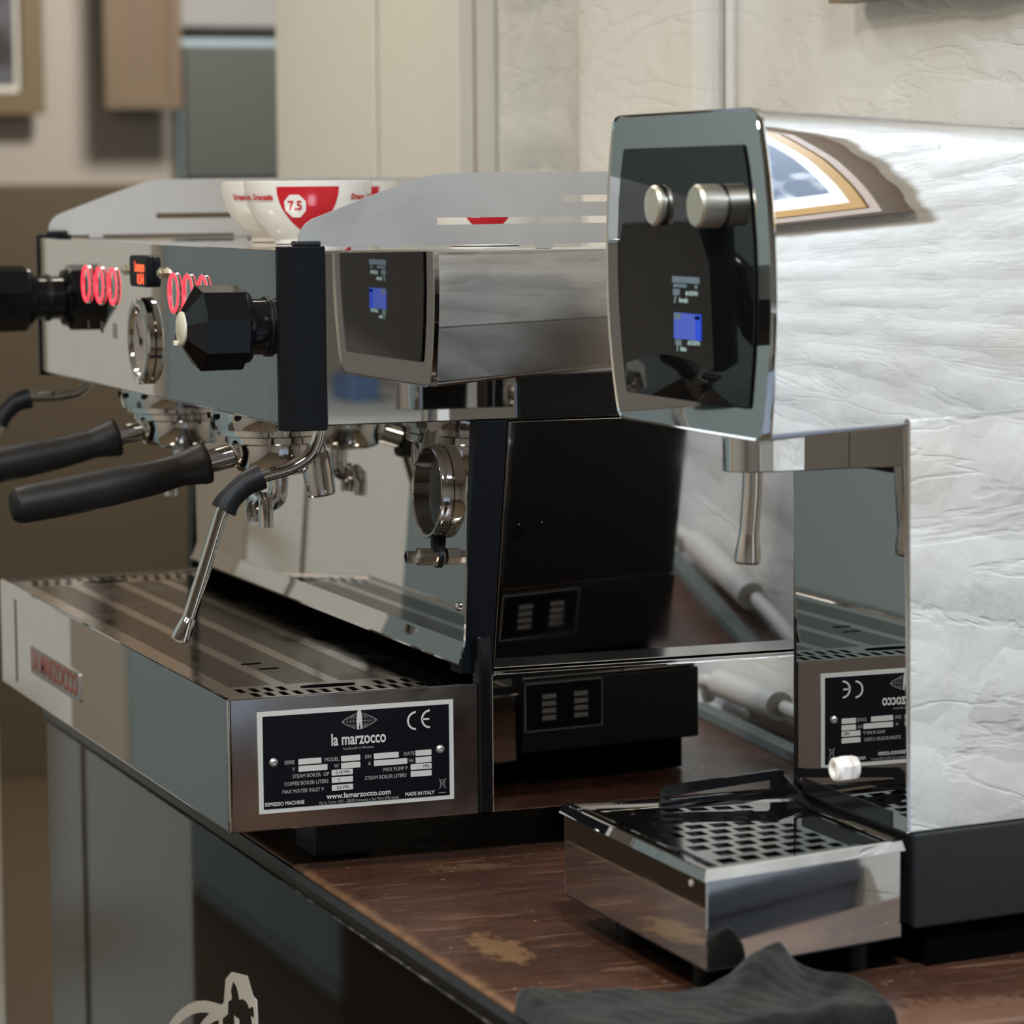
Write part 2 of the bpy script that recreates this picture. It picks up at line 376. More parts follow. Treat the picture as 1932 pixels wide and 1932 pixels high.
tp = struct(tube('trim_2', [(WX - 0.003, 0.463, 0.0), (WX - 0.003, 0.463, 1.75)], 0.005, 'pier', k=1))

# bricks of the painted wall, one object each
def brick_mesh(L, seed):
    rnd = random.Random(seed); bm = bmesh.new(); nx, nz = 7, 3; hh = 0.067
    rows = []
    for j in range(nz + 1):
        row = []
        for i in range(nx + 1):
            fx, fz = i / nx, j / nz; edge = i in (0, nx) or j in (0, nz)
            d = -0.0020 if edge else 0.0026 + rnd.uniform(-0.0005, 0.0005)
            row.append(bm.verts.new((-d, (fx - 0.5) * L * 1.03 + rnd.uniform(-.004, .004), (fz - 0.5) * hh * 1.06 + rnd.uniform(-.0030, .0030))))
        rows.append(row)
    for j in range(nz):
        for i in range(nx): bm.faces.new((rows[j][i], rows[j + 1][i], rows[j + 1][i + 1], rows[j][i + 1]))
    bmesh.ops.recalc_face_normals(bm, faces=bm.faces[:])
    me = bpy.data.meshes.new('brick'); bm.to_mesh(me); bm.free(); me.materials.append(M['brick'])
    for p in me.polygons: p.use_smooth = True
    return me
BR = [brick_mesh(0.212, k) for k in range(7)]; BH = [brick_mesh(0.10, 20 + k) for k in range(3)]
nb = 0
for j in range(18):
    z = 0.035 + j * 0.077; off = 0.1125 if j % 2 else 0.0; y = -1.10 + off
    while y < 1.0:
        full = True
        if 0.35 < y < 0.85: y += 0.225; continue
        if y > 0.86 and y < 1.1: pass
        me = BR[random.randrange(7)]
        o = bpy.data.objects.new('brick', me); COL.objects.link(o); o.parent = wr
        o.location = (WX - 0.0005, y, z + random.uniform(-.002, .002)); nb += 1
        y += 0.225

# ceiling lamps
for (lab, x, y, z, sz, wt, colr) in LAMPS:
    t_ = empty('ceiling_lamp', (x, y, z), lab, 'lamp')
    lathe('lamp_housing', [(sz / 2, 0.05), (sz / 2, 0.0), (sz / 2 - 0.02, -0.004), (sz / 2 - 0.02, 0.01), (0.0, 0.012)], (x, y, z), (0, 0, 1), 'white_plastic', t_)
    ld = bpy.data.lights.new('lamp_light', 'AREA'); ld.shape = 'DISK'; ld.size = sz - 0.05; ld.energy = wt; ld.color = colr
    lo = bpy.data.objects.new('lamp_light', ld); COL.objects.link(lo); lo.parent = t_; lo.location = (0, 0, -0.01)

# things at the sides and far away
def picture(name, plane, c0, a, z, frame, fw, matw, fm, am, lab):
    """plane 'x': hangs on a wall of constant x facing -x; 'y': constant y facing -y.  a = (a0, a1) along the wall, z = (z0, z1)"""
    t_ = empty(name, (c0, (a[0] + a[1]) / 2, z[0]) if plane == 'x' else ((a[0] + a[1]) / 2, c0, z[0]), lab, 'picture')
    org, xd, yd = ((c0 - 0.012, 0, 0), (0, -1, 0), (0, 0, 1)) if plane == 'x' else ((0, c0 - 0.012, 0), (1, 0, 0), (0, 0, 1))
    s0, s1 = (-a[1], -a[0]) if plane == 'x' else a
    plate('frame', [rect(s0, s1, z[0], z[1]), rect(s0 + fw, s1 - fw, z[0] + fw, z[1] - fw)], 0.022, org, xd, yd, frame, t_)
    o2 = list(org); o2[0 if plane == 'x' else 1] += 0.006
    plate('mat_board', [rect(s0 + fw, s1 - fw, z[0] + fw, z[1] - fw), rect(s0 + fw + matw, s1 - fw - matw, z[0] + fw + matw, z[1] - fw - matw)], 0.004, o2, xd, yd, fm, t_)
    o3 = list(org); o3[0 if plane == 'x' else 1] += 0.009
    plate('print', [rect(s0 + fw, s1 - fw, z[0] + fw, z[1] - fw)], 0.002, o3, xd, yd, am, t_)
    return t_
def outer(t_, c0, a, z, fw):
    plate('outer_frame', [rect(-a[1] - fw, -a[0] + fw, z[0] - fw, z[1] + fw), rect(-a[1], -a[0], z[0], z[1])], 0.030, (c0 - 0.006, 0, 0), (0, -1, 0), (0, 0, 1), 'pale_frame', t_)
picture('framed_picture', 'x', WX - 0.008, (-0.16, 0.225), (0.590, 1.06), 'dark_oak', 0.022, 0.05, 'mat_white', 'art', 'framed picture on the brick wall above the two machines, only its lower edge showing')
picture('framed_picture', 'x', WX - 0.008, (-1.19, -0.822), (0.563, 1.15), 'oak', 0.018, 0.040, 'mat_white', 'art', 'orange framed picture with blue-grey print mirrored in the dispenser head')
outer([o for o in COL.objects if o.type == 'EMPTY' and o.name.startswith('framed_picture')][-1], WX - 0.008, (-1.19, -0.822), (0.563, 1.15), 0.014)
picture('framed_picture', 'y', 5.26, (0.45, 1.066), (0.628, 1.35), 'dark_oak', 0.05, 0.014, 'mat_white', 'art_dark', 'dark print in a brown frame at the upper left edge on the far wall')
picture('framed_picture', 'y', 5.20, (1.192, 1.373), (0.64, 1.4), 'tan_board', 0.03, 0.02, 'dark_oak', 'tan_board', 'blurred tan picture on the far wall, second from the left')
bd = empty('notice_board', (1.42, 5.23, 0.5), 'blurred slate grey board on the far wall beside the cream cupboard', 'board')
box('board', (1.385, 1.85), (5.20, 5.25), (0.48, 0.785), 'slate_dark', bd, 0.004)
box('board_frame', (1.38, 1.86), (5.235, 5.26), (0.472, 0.80), 'slate', bd, 0.004)
pn = tag(box('paper_sheet', (1.36, 1.80), (5.245, 5.258), (0.83, 1.25), 'paper_grey', bevel=0.002), 'pale blurred sheet pinned above the slate grey board', 'paper')

cb = empty('tall_cupboard', (WX, 1.5, -0.9), 'tall cream cupboard with two flat doors built against the right wall', 'cupboard')
box('carcass', (WX - 0.02, WX - 0.001), (1.03, 1.668), (-0.9, 1.74), 'cream', cb)
box('door', (WX - 0.040, WX - 0.021), (1.035, 1.284), (-0.88, 1.72), 'cream', cb, 0.003)
box('door', (WX - 0.040, WX - 0.021), (1.297, 1.664), (-0.88, 1.72), 'cream', cb, 0.003)
od = empty('open_cupboard_door', (-0.03, 0.96, -0.9), 'cream cupboard door standing open beyond the counter end, seen mirrored in the espresso machine front', 'door')
box('door_leaf', (-0.115, -0.0125), (0.95, 0.968), (-0.9, 1.0), 'cream', od, 0.002)
box('door_stile', (-0.0095, 0.046), (0.955, 0.973), (-0.9, 1.0), 'cream', od, 0.002)
sc = empty('slate_cupboard', (-1.0, 2.5, -0.9), 'long slate blue cupboard across the aisle, mirrored in the steel fronts', 'cupboard')
box('carcass', (-1.30, -0.92), (0.4, 3.9), (-0.9, 1.2), 'slate', sc)
for k in range(5): box('door', (-0.92, -0.90), (0.405 + k * 0.70, 1.095 + k * 0.70), (-0.86, 1.17), 'slate', sc, 0.003)
bc = empty('brown_chest', (-0.87, 1.5, -0.9), 'low brown wooden chest before the slate blue cupboard, mirrored in the drip tray front', 'chest')
box('carcass', (-0.898, -0.66), (0.7, 2.2), (-0.9, -0.16), 'chest_brown', bc, 0.004)
box('lid', (-0.898, -0.65), (0.69, 2.21), (-0.159, -0.135), 'chest_brown', bc, 0.004)
cc = empty('cream_cupboard', (-1.0, 4.6, -0.9), 'cream cupboard at the far end of the aisle beside the slate blue one', 'cupboard')
box('carcass', (-1.30, -0.92), (3.92, 5.25), (-0.9, 1.3), 'cream', cc)
box('door', (-0.92, -0.90), (3.93, 4.55), (-0.86, 1.27), 'cream', cc, 0.003)
box('door', (-0.92, -0.90), (4.56, 5.24), (-0.86, 1.27), 'cream', cc, 0.003)

# things lying along the wall foot and behind, seen mirrored in the side panels
wp = empty('water_pipe', (0.555, -0.3, 0.0), 'white water pipe with thick sleeve lying beside a dark conduit at the wall foot', 'pipe')
tube('pipe', [(0.570, -0.495, 0.012), (0.566, -0.49, 0.020), (0.561, -0.47, 0.030), (0.552, -0.26, 0.030), (0.530, -0.12, 0.016), (0.500, -0.06, 0.009)], 0.006, 'pipe_white', wp)
tube('sleeve', [(0.560, -0.45, 0.032), (0.553, -0.32, 0.032)], 0.012, 'pipe_white', wp, k=1)
cd_ = tag(hexa('conduit', [(0.519, -0.16, 0.0), (0.533, -0.155, 0.0), (0.566, -0.495, 0.0), (0.552, -0.50, 0.0), (0.519, -0.16, 0.009), (0.533, -0.155, 0.009), (0.566, -0.495, 0.009), (0.552, -0.50, 0.009)], 'slate_dark', bevel=0.001), 'dark flat conduit on the counter along the foot of the brick wall', 'conduit')
wt = empty('white_table', (1.25, -3.0, -0.9), 'white table in the room behind the camera, mirrored in the espresso machine side', 'table')
box('tabletop', (0.75, 2.2), (-3.4, -2.7), (0.05, 0.10), 'mat_white', wt, 0.004)
for x_ in (0.80, 2.10):
    for y_ in (-3.35, -2.80): box('leg', (x_, x_ + 0.05), (y_, y_ + 0.05), (-0.9, 0.05), 'mat_white', wt)
tag(box('storage_box', (1.075, 1.13), (-3.15, -3.05), (0.1005, 0.145), 'bluebox', bevel=0.006), 'blue box standing on the white table behind the camera', 'box')

lc = empty('low_cabinet', (0.40, -0.92, -0.9), 'dark blue-grey low cabinet under the brick wall, mirrored in the drip tray side', 'cabinet')
box('carcass', (0.0, WX - 0.004), (-1.20, -0.635), (-0.88, -0.03), 'slate_navy', lc, 0.003)
box('top', (0.0, WX - 0.004), (-1.205, -0.630), (-0.0295, -0.010), 'slate_navy', lc, 0.003)

# ================================================================== COUNTER
EX = 0.0545
ct = empty('counter', (0.3, -0.1, -0.9), 'counter with worn red-brown wooden top and glossy black front', 'counter')
box('worktop', (EX, WX - 0.002), (-0.505, 0.78), (-0.0125, 0.0), 'wood', ct, 0.003, 3)
prism('edge_strip', [(EX - 0.0040, -0.0135), (EX - 0.0005, -0.0135), (EX - 0.0005, -0.0025), (EX - 0.002, -0.0025), (EX - 0.0045, -0.0065)], 1, -0.505, 0.781, 'edge_black', ct)
box('strip_lip', (EX - 0.0052, EX + 0.0024), (-0.505, 0.781), (-0.0152, -0.0136), 'worn_lip', ct, 0.0004)
box('front_panel', (0.057, 0.075), (-0.505, 0.80), (-0.88, -0.0154), 'counter_black', ct)
box('end_panel', (0.0755, WX - 0.01), (0.782, 0.80), (-0.88, -0.001), 'edge_black', ct)
box('shelf', (0.08, WX - 0.01), (-0.50, 0.77), (-0.5, -0.48), 'dark', ct)
# sticker on the front panel (outline in panel coordinates: s = -y, t = z)
st = plate('sticker', [[(-0.3990, -0.215), (-0.3846, -0.1959), (-0.3681, -0.1858), (-0.3467, -0.1751), (-0.3235, -0.1654), (-0.3008, -0.1576), (-0.2787, -0.1519), (-0.2571, -0.1479), (-0.2306, -0.1438), (-0.2235, -0.1401), (-0.2178, -0.1215), (-0.2013, -0.1124), (-0.1806, -0.1090), (-0.1606, -0.1058), (-0.1477, -0.1175), (-0.1384, -0.1181), (-0.1362, -0.1350), (-0.1345, -0.215)]],
    0.0004, (0.0567, 0, 0), (0, -1, 0), (0, 0, 1), 'sticker', ct)
st['label'] = 'white cut sticker with a ring and a pointed tower'
plate('dark_figure', [[(-0.1962, -0.1185), (-0.1893, -0.1203), (-0.1864, -0.1225), (-0.1818, -0.1284), (-0.1717, -0.1255), (-0.1648, -0.1255), (-0.1599, -0.1266), (-0.1566, -0.1291), (-0.1482, -0.1254), (-0.1453, -0.1261), (-0.1447, -0.1324), (-0.1534, -0.1326), (-0.1499, -0.1384), (-0.1490, -0.2149), (-0.1809, -0.2149), (-0.1811, -0.1424), (-0.1967, -0.1428), (-0.1900, -0.2149), (-0.2263, -0.2149), (-0.2260, -0.1530), (-0.2112, -0.1460), (-0.2102, -0.1366), (-0.2001, -0.1322), (-0.2021, -0.1256), (-0.1999, -0.1228)]],
    0.0004, (0.0563, 0, 0), (0, -1, 0), (0, 0, 1), 'counter_black', st)
plate('dark_ring', [[(-0.3650, -0.2149), (-0.3522, -0.1879), (-0.3334, -0.1792), (-0.3105, -0.1700), (-0.2881, -0.1633), (-0.2641, -0.1579), (-0.2797, -0.1661), (-0.2910, -0.1729), (-0.3000, -0.2149)]], 0.0004, (0.0563, 0, 0), (0, -1, 0), (0, 0, 1), 'counter_black', st)
plate('dark_ring', [[(-0.2700, -0.2149), (-0.2603, -0.1654), (-0.2473, -0.1600), (-0.2383, -0.1572), (-0.2383, -0.2149)]], 0.0004, (0.0563, 0, 0), (0, -1, 0), (0, 0, 1), 'counter_black', st)
# chip of wood beside the towel
tag(mesh('wood_splinter', [(0.205, -0.438, 0.0012), (0.2065, -0.436, 0.0012), (0.236, -0.420, 0.0012), (0.235, -0.422, 0.0012), (0.205, -0.438, 0.003), (0.2065, -0.436, 0.0028), (0.236, -0.420, 0.0024), (0.235, -0.422, 0.0024)],
    [(0, 1, 2, 3), (4, 5, 6, 7), (0, 1, 5, 4), (1, 2, 6, 5), (2, 3, 7, 6), (3, 0, 4, 7)], 'oak'), 'pale wood splinter lying on the counter beside the charcoal towel', 'splinter')
# towel
def towel():
    nx, ny = 90, 50; bm = bmesh.new(); top = []; bot = []
    for i in range(nx + 1):
        s = i / nx; x = 0.050 + 0.180 * s
        yf = -0.390 - 0.036 * min(1, s / 0.52) - (0.060 * max(0, (s - 0.84) / 0.16) ** 1.3)
        yn = -0.500
        r1 = []; r2 = []
        for j in range(ny + 1):
            t = j / ny; y = yf + (yn - yf) * t
            e = min(1, min(s, 1 - s) / 0.035, t / 0.06, (1 - t) / 0.06); e = math.sqrt(max(0, 1 - (1 - e) ** 2))
            h = 0.0135 + 0.0011 * math.sin(26 * s + 9 * t) * math.sin(5 * t + 1) + 0.0012 * math.sin(9 * t + 6 * s * s + 2) + 0.0004 * math.sin(70 * s - 31 * t)
            h += 0.020 * math.exp(-((s - 0.75 + 0.25 * t) / 0.12) ** 2) * math.exp(-(t / 0.40) ** 2)
            h += 0.006 * math.exp(-((s - 0.80) / 0.035) ** 2) * math.exp(-(t / 0.22) ** 2)
            h += 0.007 * math.exp(-((s - 0.93) / 0.06) ** 2) * math.exp(-((t - 0.25) / 0.3) ** 2)
            yy = y + 0.0015 * math.sin(23 * s) * (1 if t < .1 else 0)
            r1.append(bm.verts.new((x, yy, 0.001 + h * e))); r2.append(bm.verts.new((x, yy, 0.0006)))
        top.append(r1); bot.append(r2)
    for i in range(nx):
        for j in range(ny):
            bm.faces.new((top[i][j], top[i + 1][j], top[i + 1][j + 1], top[i][j + 1]))
            bm.faces.new((bot[i][j], bot[i][j + 1], bot[i + 1][j + 1], bot[i + 1][j]))
    for i in range(nx):
        for j in (0, ny): bm.faces.new((top[i][j], bot[i][j], bot[i + 1][j], top[i + 1][j]))
    for j in range(ny):
        for i in (0, nx): bm.faces.new((top[i][j], top[i][j + 1], bot[i][j + 1], bot[i][j]))
    return tag(done('towel', bm, 'towel', None, True, 80), 'crumpled charcoal towel on the counter in front of the steel drip tray', 'towel')
towel()

# ================================================================== ESPRESSO MACHINE
EM = empty('espresso_machine', (0.28, 0.36, 0.0), 'two-group espresso machine of polished steel with black end columns on the wooden counter', 'espresso machine')
X_ = (1, 0, 0); Yn = (0, -1, 0); Z_ = (0, 0, 1)
# feet
for fx in (0.0726, 0.48):
    for fy in (0.045, 0.62):
        f_ = box('foot', (fx, fx + 0.042), (fy, fy + 0.045), (0.0, 0.0315), 'black_plastic', EM, 0.002)
box('chassis', (0.03, 0.56), (0.02, 0.69), (0.0318, 0.040), 'under', EM)
# drip tray housing: front wall, side walls, bottom
TL = 0.7127
box('tray_front', (0.0, 0.0035), (-0.0004, TL), (0.0315, 0.1208), 'mirror', EM, 0.0016, 3)
for nm, y0, y1 in (('tray_side', 0.0002, 0.003), ('tray_side', TL - 0.003, TL - 0.0002)):
    box(nm, (0.0008, 0.1748), (y0, y1), (0.0315, 0.1203), 'hazy', EM, 0.0008)
box('tray_rim', (0.003, 0.1745), (0.003, 0.0075), (0.1165, 0.1200), 'mirror', EM, 0.0008)
box('tray_pan', (0.0035, 0.174), (0.0035, TL - 0.0035), (0.0318, 0.0335), 'dark', EM)
prism('tray_seam', [(-0.0006, 0.0400), (-0.0001, 0.0400), (-0.0001, 0.1100), (-0.0006, 0.1100)], 1, TL - 0.062, TL - 0.0595, 'icon', EM)
# grate with slots
xs = [0.004]; pit = 0.0097 / 2
x = 0.0085
while x < 0.170: xs.append(x); x += pit / 1.0
xs += [0.173]
ys = [0.004, 0.011, 0.0275, 0.0315, 0.048, 0.054]
y = 0.058
while y < 0.655: ys += [y, y + 0.0016]; y += 0.0032
ys += [0.660, 0.6765, 0.6805, 0.697, 0.7085]
nxs = len(xs)
fine0 = 5; fine1 = len(ys) - 6
solid = set(range(0, 3)) | {9, 10, 17, 18, 25, 26, 33, 34, nxs - 2}
def hole(i, j):
    n = nxs - 2
    if i < 2 or i >= n: return False
    if j == 1 or j == len(ys) - 3: return i % 2 == 0 and i > 2
    if j == 3 or j == len(ys) - 5:
        if 11 <= i <= 22: return False
        return i % 2 == 1
    if fine0 < j <= fine1: return ((j - fine0) % 2 == 1) and (i not in solid)
    return False
grid_plate('drip_grate', xs, ys, hole, 0.1192, 'grate_steel', EM, th=0.0012)
for yy in (0.0400, 0.668):
    lathe('finger_hole', [(0.0195, 0), (0.0195, 0.0003), (0.0, 0.0003)], (0.082, yy, 0.1194), (0, 0, 1), 'dark', EM)
    o = bpy.data.objects[[k.name for k in COL.objects if k.name.startswith('finger_hole')][-1]]
    for v in o.data.vertices: v.co.y = yy + (v.co.y - yy) * 0.22
for (px, py) in ((0.055, 0.155), (0.060, 0.128)):
    box('scratch', (px, px + 0.014), (py, py + 0.002), (0.1193, 0.1196), 'dark', EM)
# backsplash: main sheet and its bent foot, leaning back
def sheet(name, pts, y0, y1, mat, th=0.0015, y0t=None):
    n = len(pts); vs = []; fs = []
    for (x, z) in pts: vs += [(x, y0, z), (x, y1, z), (x + th, y0, z), (x + th, y1, z)]
    for k in range(n - 1):
        a = 4 * k; b_ = a + 4
        fs += [(a, a + 1, b_ + 1, b_), (a + 2, a + 3, b_ + 3, b_ + 2), (a, a + 2, b_ + 2, b_), (a + 1, a + 3, b_ + 3, b_ + 1)]
    fs += [(0, 1, 3, 2), (4 * n - 4, 4 * n - 3, 4 * n - 1, 4 * n - 2)]
    return mesh(name, vs, fs, mat, EM, smooth=False)
BSB = (0.1615, 0.133)
sheet('backsplash', [(0.1650, 0.1315), (0.1658, 0.1325), (0.1690, 0.1450), (0.1694, 0.1470), (0.1755, 0.2970)], 0.012, 0.700, 'mirror')
def bsx(z): return 0.1694 + (z - 0.147) * 0.0407
# frame pillar beside it
hexa('frame_pillar', [(0.1695, 0.020, 0.124), (0.1930, 0.020, 0.124), (0.1930, 0.04, 0.124), (0.1695, 0.04, 0.124), (0.1760, 0.0005, 0.2972), (0.1985, 0.0005, 0.2972), (0.1985, 0.04, 0.2972), (0.1765, 0.04, 0.2972)], 'column_black', EM, 0.0008)
hexa('frame_pillar', [(0.1655, 0.695, 0.124), (0.1930, 0.695, 0.124), (0.1930, 0.713, 0.124), (0.1655, 0.713, 0.124), (0.1775, 0.71, 0.2972), (0.1985, 0.71, 0.2972), (0.1985, 0.735, 0.2972), (0.1775, 0.735, 0.2972)], 'black_plastic', EM, 0.0008)
box('lower_post', (0.1752, 0.1846), (-0.001, 0.012), (0.0315, 0.152), 'black_gloss', EM, 0.0015)
# leaning upper side panel
hexa('side_panel', [(0.1938, 0.0205, 0.1262), (0.572, 0.0205, 0.1262), (0.572, 0.030, 0.1262), (0.1938, 0.030, 0.1262), (0.1986, 0.0, 0.2962), (0.572, 0.0, 0.2962), (0.572, 0.030, 0.2962), (0.1986, 0.030, 0.2962)], 'smudged', EM, 0.0008)
lathe('panel_hole', [(0.0046, 0), (0.0046, 0.0006), (0, 0.0006)], (0.2086, 0.0097, 0.2192), (0, -1, -0.12), 'dark', EM, 20)
for px_, pz_ in ((0.2088, 0.2255), (0.2255, 0.2262)): lathe('pin', [(0.0007, 0), (0.0005, 0.0008), (0, 0.001)], (px_, 0.0088, pz_), (0, -1, -0.12), 'chrome', EM, 10)
# lower side panel with ledge
box('lower_side_panel', (0.1848, 0.572), (0.0, 0.035), (0.0315, 0.1255), 'mirror', EM, 0.001)
box('lower_side_panel', (0.1848, 0.572), (0.690, 0.7125), (0.0315, 0.1255), 'mirror', EM, 0.001)
box('inner_light_block', (0.1785, 0.565), (0.041, 0.689), (0.040, 0.2972), 'dark', EM)  # black filler, widened to block light leaking in under the backsplash
box('back_panel', (0.566, 0.572), (0.031, 0.71), (0.0315, 0.2970), 'satin', EM)
# upper body
box('body_side', (0.0716, 0.572), (0.0, 0.003), (0.2975, 0.4112), 'mirror', EM, 0.0008)
box('body_side', (0.0716, 0.572), (0.732, 0.735), (0.2975, 0.4112), 'mirror', EM, 0.0008)
box('body_core', (0.0475, 0.570), (0.0035, 0.7315), (0.2985, 0.4090), 'under', EM)
box('body_underside', (0.046, 0.571), (0.0035, 0.7315), (0.2972, 0.2982), 'satin', EM)
box('cup_floor', (0.0722, 0.560), (0.010, 0.725), (0.4092, 0.4110), 'mirror', EM)
for (a, b_, c, d) in ((0.0722, 0.571, 0.0035, 0.009), (0.0722, 0.571, 0.726, 0.7315)):
    box('top_edge', (a, b_), (c, d), (0.4091, 0.4118), 'mirror', EM, 0.0006)
box('top_front_edge', (0.0475, 0.0720), (0.0125, 0.7225), (0.4091, 0.4120), 'mirror', EM, 0.0006)
# front control panel
FP = 0.043
fp = box('front_panel', (FP, 0.0460), (0.0125, 0.7225), (0.2985, 0.4125), 'mirror', EM, 0.0006)
for (ya, yb) in ((-0.0015, 0.0125), (0.7225, 0.7365)):
    col = prism('end_column', [(FP + 0.0075, ya), (0.0715, ya), (0.0715, yb), (FP - 0.0015, yb), (FP - 0.0015, ya + 0.008)] if ya < 0.1 else [(FP - 0.0015, ya), (0.0715, ya), (0.0715, yb), (FP + 0.0075, yb), (FP - 0.0015, yb - 0.008)], 2, 0.2945, 0.4150, 'column_black', EM, 0.0008, 2)
    box('column_cap', (0.0515, 0.0690), (ya + 0.0005, yb - 0.002), (0.4150, 0.4185), 'black_plastic', EM, 0.0012)
# cup rails (plates with slots) on both ends, and the rail at the back
prof = [(0.0541, 0.4175), (0.0543, 0.4215), (0.0560, 0.4260), (0.0592, 0.4298), (0.0637, 0.4327), (0.0819, 0.4394), (0.1038, 0.4474), (0.1278, 0.4556), (0.1407, 0.4592), (0.1480, 0.4608), (0.1560, 0.4618), (0.1892, 0.4622), (0.520, 0.4622), (0.545, 0.455), (0.556, 0.435), (0.560, 0.4175), (0.559, 0.4145), (0.0760, 0.4145), (0.0700, 0.4155)]
sl = [rect(0.1497, 0.300, 0.4279, 0.4325), rect(0.2391, 0.300, 0.4421, 0.4467), rect(0.320, 0.47, 0.4279, 0.4325), rect(0.320, 0.40, 0.4421, 0.4467)]
plate('cup_rail', [prof] + sl, 0.0016, (0, 0.0015, 0), X_, Z_, 'satin', EM)
plate('cup_rail', [prof] + sl, 0.0016, (0, 0.7335, 0), X_, Z_, 'satin', EM)
bp_ = [(-0.7325, 0.4145), (-0.7325, 0.4622), (-0.0026, 0.4622), (-0.0026, 0.4145)]
plate('cup_rail', [bp_, rect(-0.62, -0.40, 0.4279, 0.4325), rect(-0.33, -0.11, 0.4279, 0.4325)], 0.0016, (0.5615, 0, 0), Yn, Z_, 'satin', EM)
for px_ in (0.09, 0.22, 0.36, 0.50):
    for yy in (0.0015, 0.7335): box('rail_tab', (px_, px_ + 0.012), (yy - 0.0008, yy + 0.0008), (0.4119, 0.4146), 'satin', EM)
for yy in (0.1, 0.36, 0.6): box('rail_tab', (0.5607, 0.5623), (yy, yy + 0.012), (0.4100, 0.4146), 'satin', EM)
# buttons, gauge, display, fittings
for yb in (0.5458, 0.5006, 0.4568, 0.2722, 0.2324, 0.1925):
    bt = lathe('button', [(0.0158, 0), (0.0158, 0.0008), (0.0148, 0.0014), (0.0, 0.0014)], (FP, yb, 0.3777), (-1, 0, 0), 'slate_steel', EM)
    lathe('lit_ring', [(0.0148, 0.0012), (0.0148, 0.0019), (0.0120, 0.0019), (0.0120, 0.0012), (0.0148, 0.0012)], (FP, yb, 0.3777), (-1, 0, 0), 'red_ring', bt)
gz, gy = 0.3392, 0.362
ga = lathe('pressure_gauge', [(0.0318, 0), (0.0330, 0.0008), (0.0330, 0.0048), (0.0318, 0.0064), (0.0290, 0.0070), (0.0262, 0.0066), (0.0252, 0.0050), (0.0245, 0.0030), (0.0, 0.0030)], (FP, gy, gz), (-1, 0, 0), 'chrome', EM, 64)
lathe('dial', [(0.0244, 0.0031), (0.0, 0.0033)], (FP, gy, gz), (-1, 0, 0), 'gauge_face', ga, 48)
lathe('dial_hub', [(0.003, 0.0033), (0.003, 0.0048), (0, 0.005)], (FP, gy, gz), (-1, 0, 0), 'black_gloss', ga, 20)
plate('needle', [[(-0.001, -0.004), (0.001, -0.004), (0.0004, 0.018), (-0.0004, 0.018)]], 0.0004, (FP - 0.0044, gy, gz), (0, -0.8, 0.6), (0, 0.6, 0.8), 'black_gloss', ga)
dp = prism('display', rrect(0.3330, 0.3850, 0.3800, 0.4035, 0.005), 0, FP - 0.0055, FP, 'column_black', EM, 0.0006)
text('Lamarzo', (FP - 0.0057, 0.354, 0.3950), 0.0105, Yn, Z_, 'orange_digit', dp, 0.80, name='lettering', bold=0.0004)
text('0.54', (FP - 0.0057, 0.351, 0.3857), 0.0105, Yn, Z_, 'orange_digit', dp, 1.1, name='lettering', bold=0.0004)
for yy in (0.412, 0.303):
    b1 = lathe('fitting', [(0.0036, 0), (0.0036, 0.0010), (0.0046, 0.0012), (0.0046, 0.0032), (0.0028, 0.0036), (0.0026, 0.0050), (0.0, 0.0052)], (FP, yy, 0.3915), (-1, 0, 0), 'gold_metal', EM, 6, facet=True)
for (yy, kind) in ((0.545, 0), (0.500, 1), (0.457, 2), (0.2722, 0), (0.18, 1)):
    z0 = 0.344 if kind < 2 else 0.343
    plate('printed_icon', [rrect(-0.0025 - kind * 0.002, 0.0025 + kind * 0.002, -0.004 - 0.002 * (kind == 2), 0.004 + 0.002 * (kind == 2), 0.002)], 0.0003, (FP - 0.0002, yy, z0), (0, -0.95, -0.3) if kind == 1 else Yn, Z_ if kind != 1 else (0, -0.3, 0.95), 'icon' if kind < 2 else 'icon_soft', EM)
# steam knobs
def knob(yc, zc):
    k = lathe('steam_knob', [(0.0185, 0.0), (0.0185, 0.0130), (0.0235, 0.0135), (0.0250, 0.0180)], (FP - 0.0005, yc, zc), (-1, 0, 0), 'black_gloss', EM, 40)
    lathe('grip', [(0.0245, 0.0165), (0.0282, 0.0190), (0.0285, 0.0475), (0.0125, 0.0578), (0.0, 0.0578)], (FP, yc, zc), (-1, 0, 0), 'black_gloss', k, 8, facet=True, rot=0.2)
    c = lathe('knob_cap', [(0.0112, 0.0575), (0.0112, 0.0590), (0.0095, 0.0600), (0.0, 0.0600)], (FP, yc, zc), (-1, 0, 0), 'cream_cap', k, 28)
    c['label'] = 'cream knob cap'
    box('cap_nub', (FP - 0.0625, FP - 0.0590), (yc + 0.0035, yc + 0.0075), (zc - 0.0115, zc - 0.0080), 'cream_cap', c, 0.0008)
    lathe('gasket', [(0.0200, 0.0), (0.0200, 0.0018), (0.0185, 0.0018), (0.0185, 0.0)], (FP - 0.0002, yc, zc), (-1, 0, 0), 'rubber', k, 30)
    return k
knob(0.038, 0.3618); knob(0.697, 0.3618)
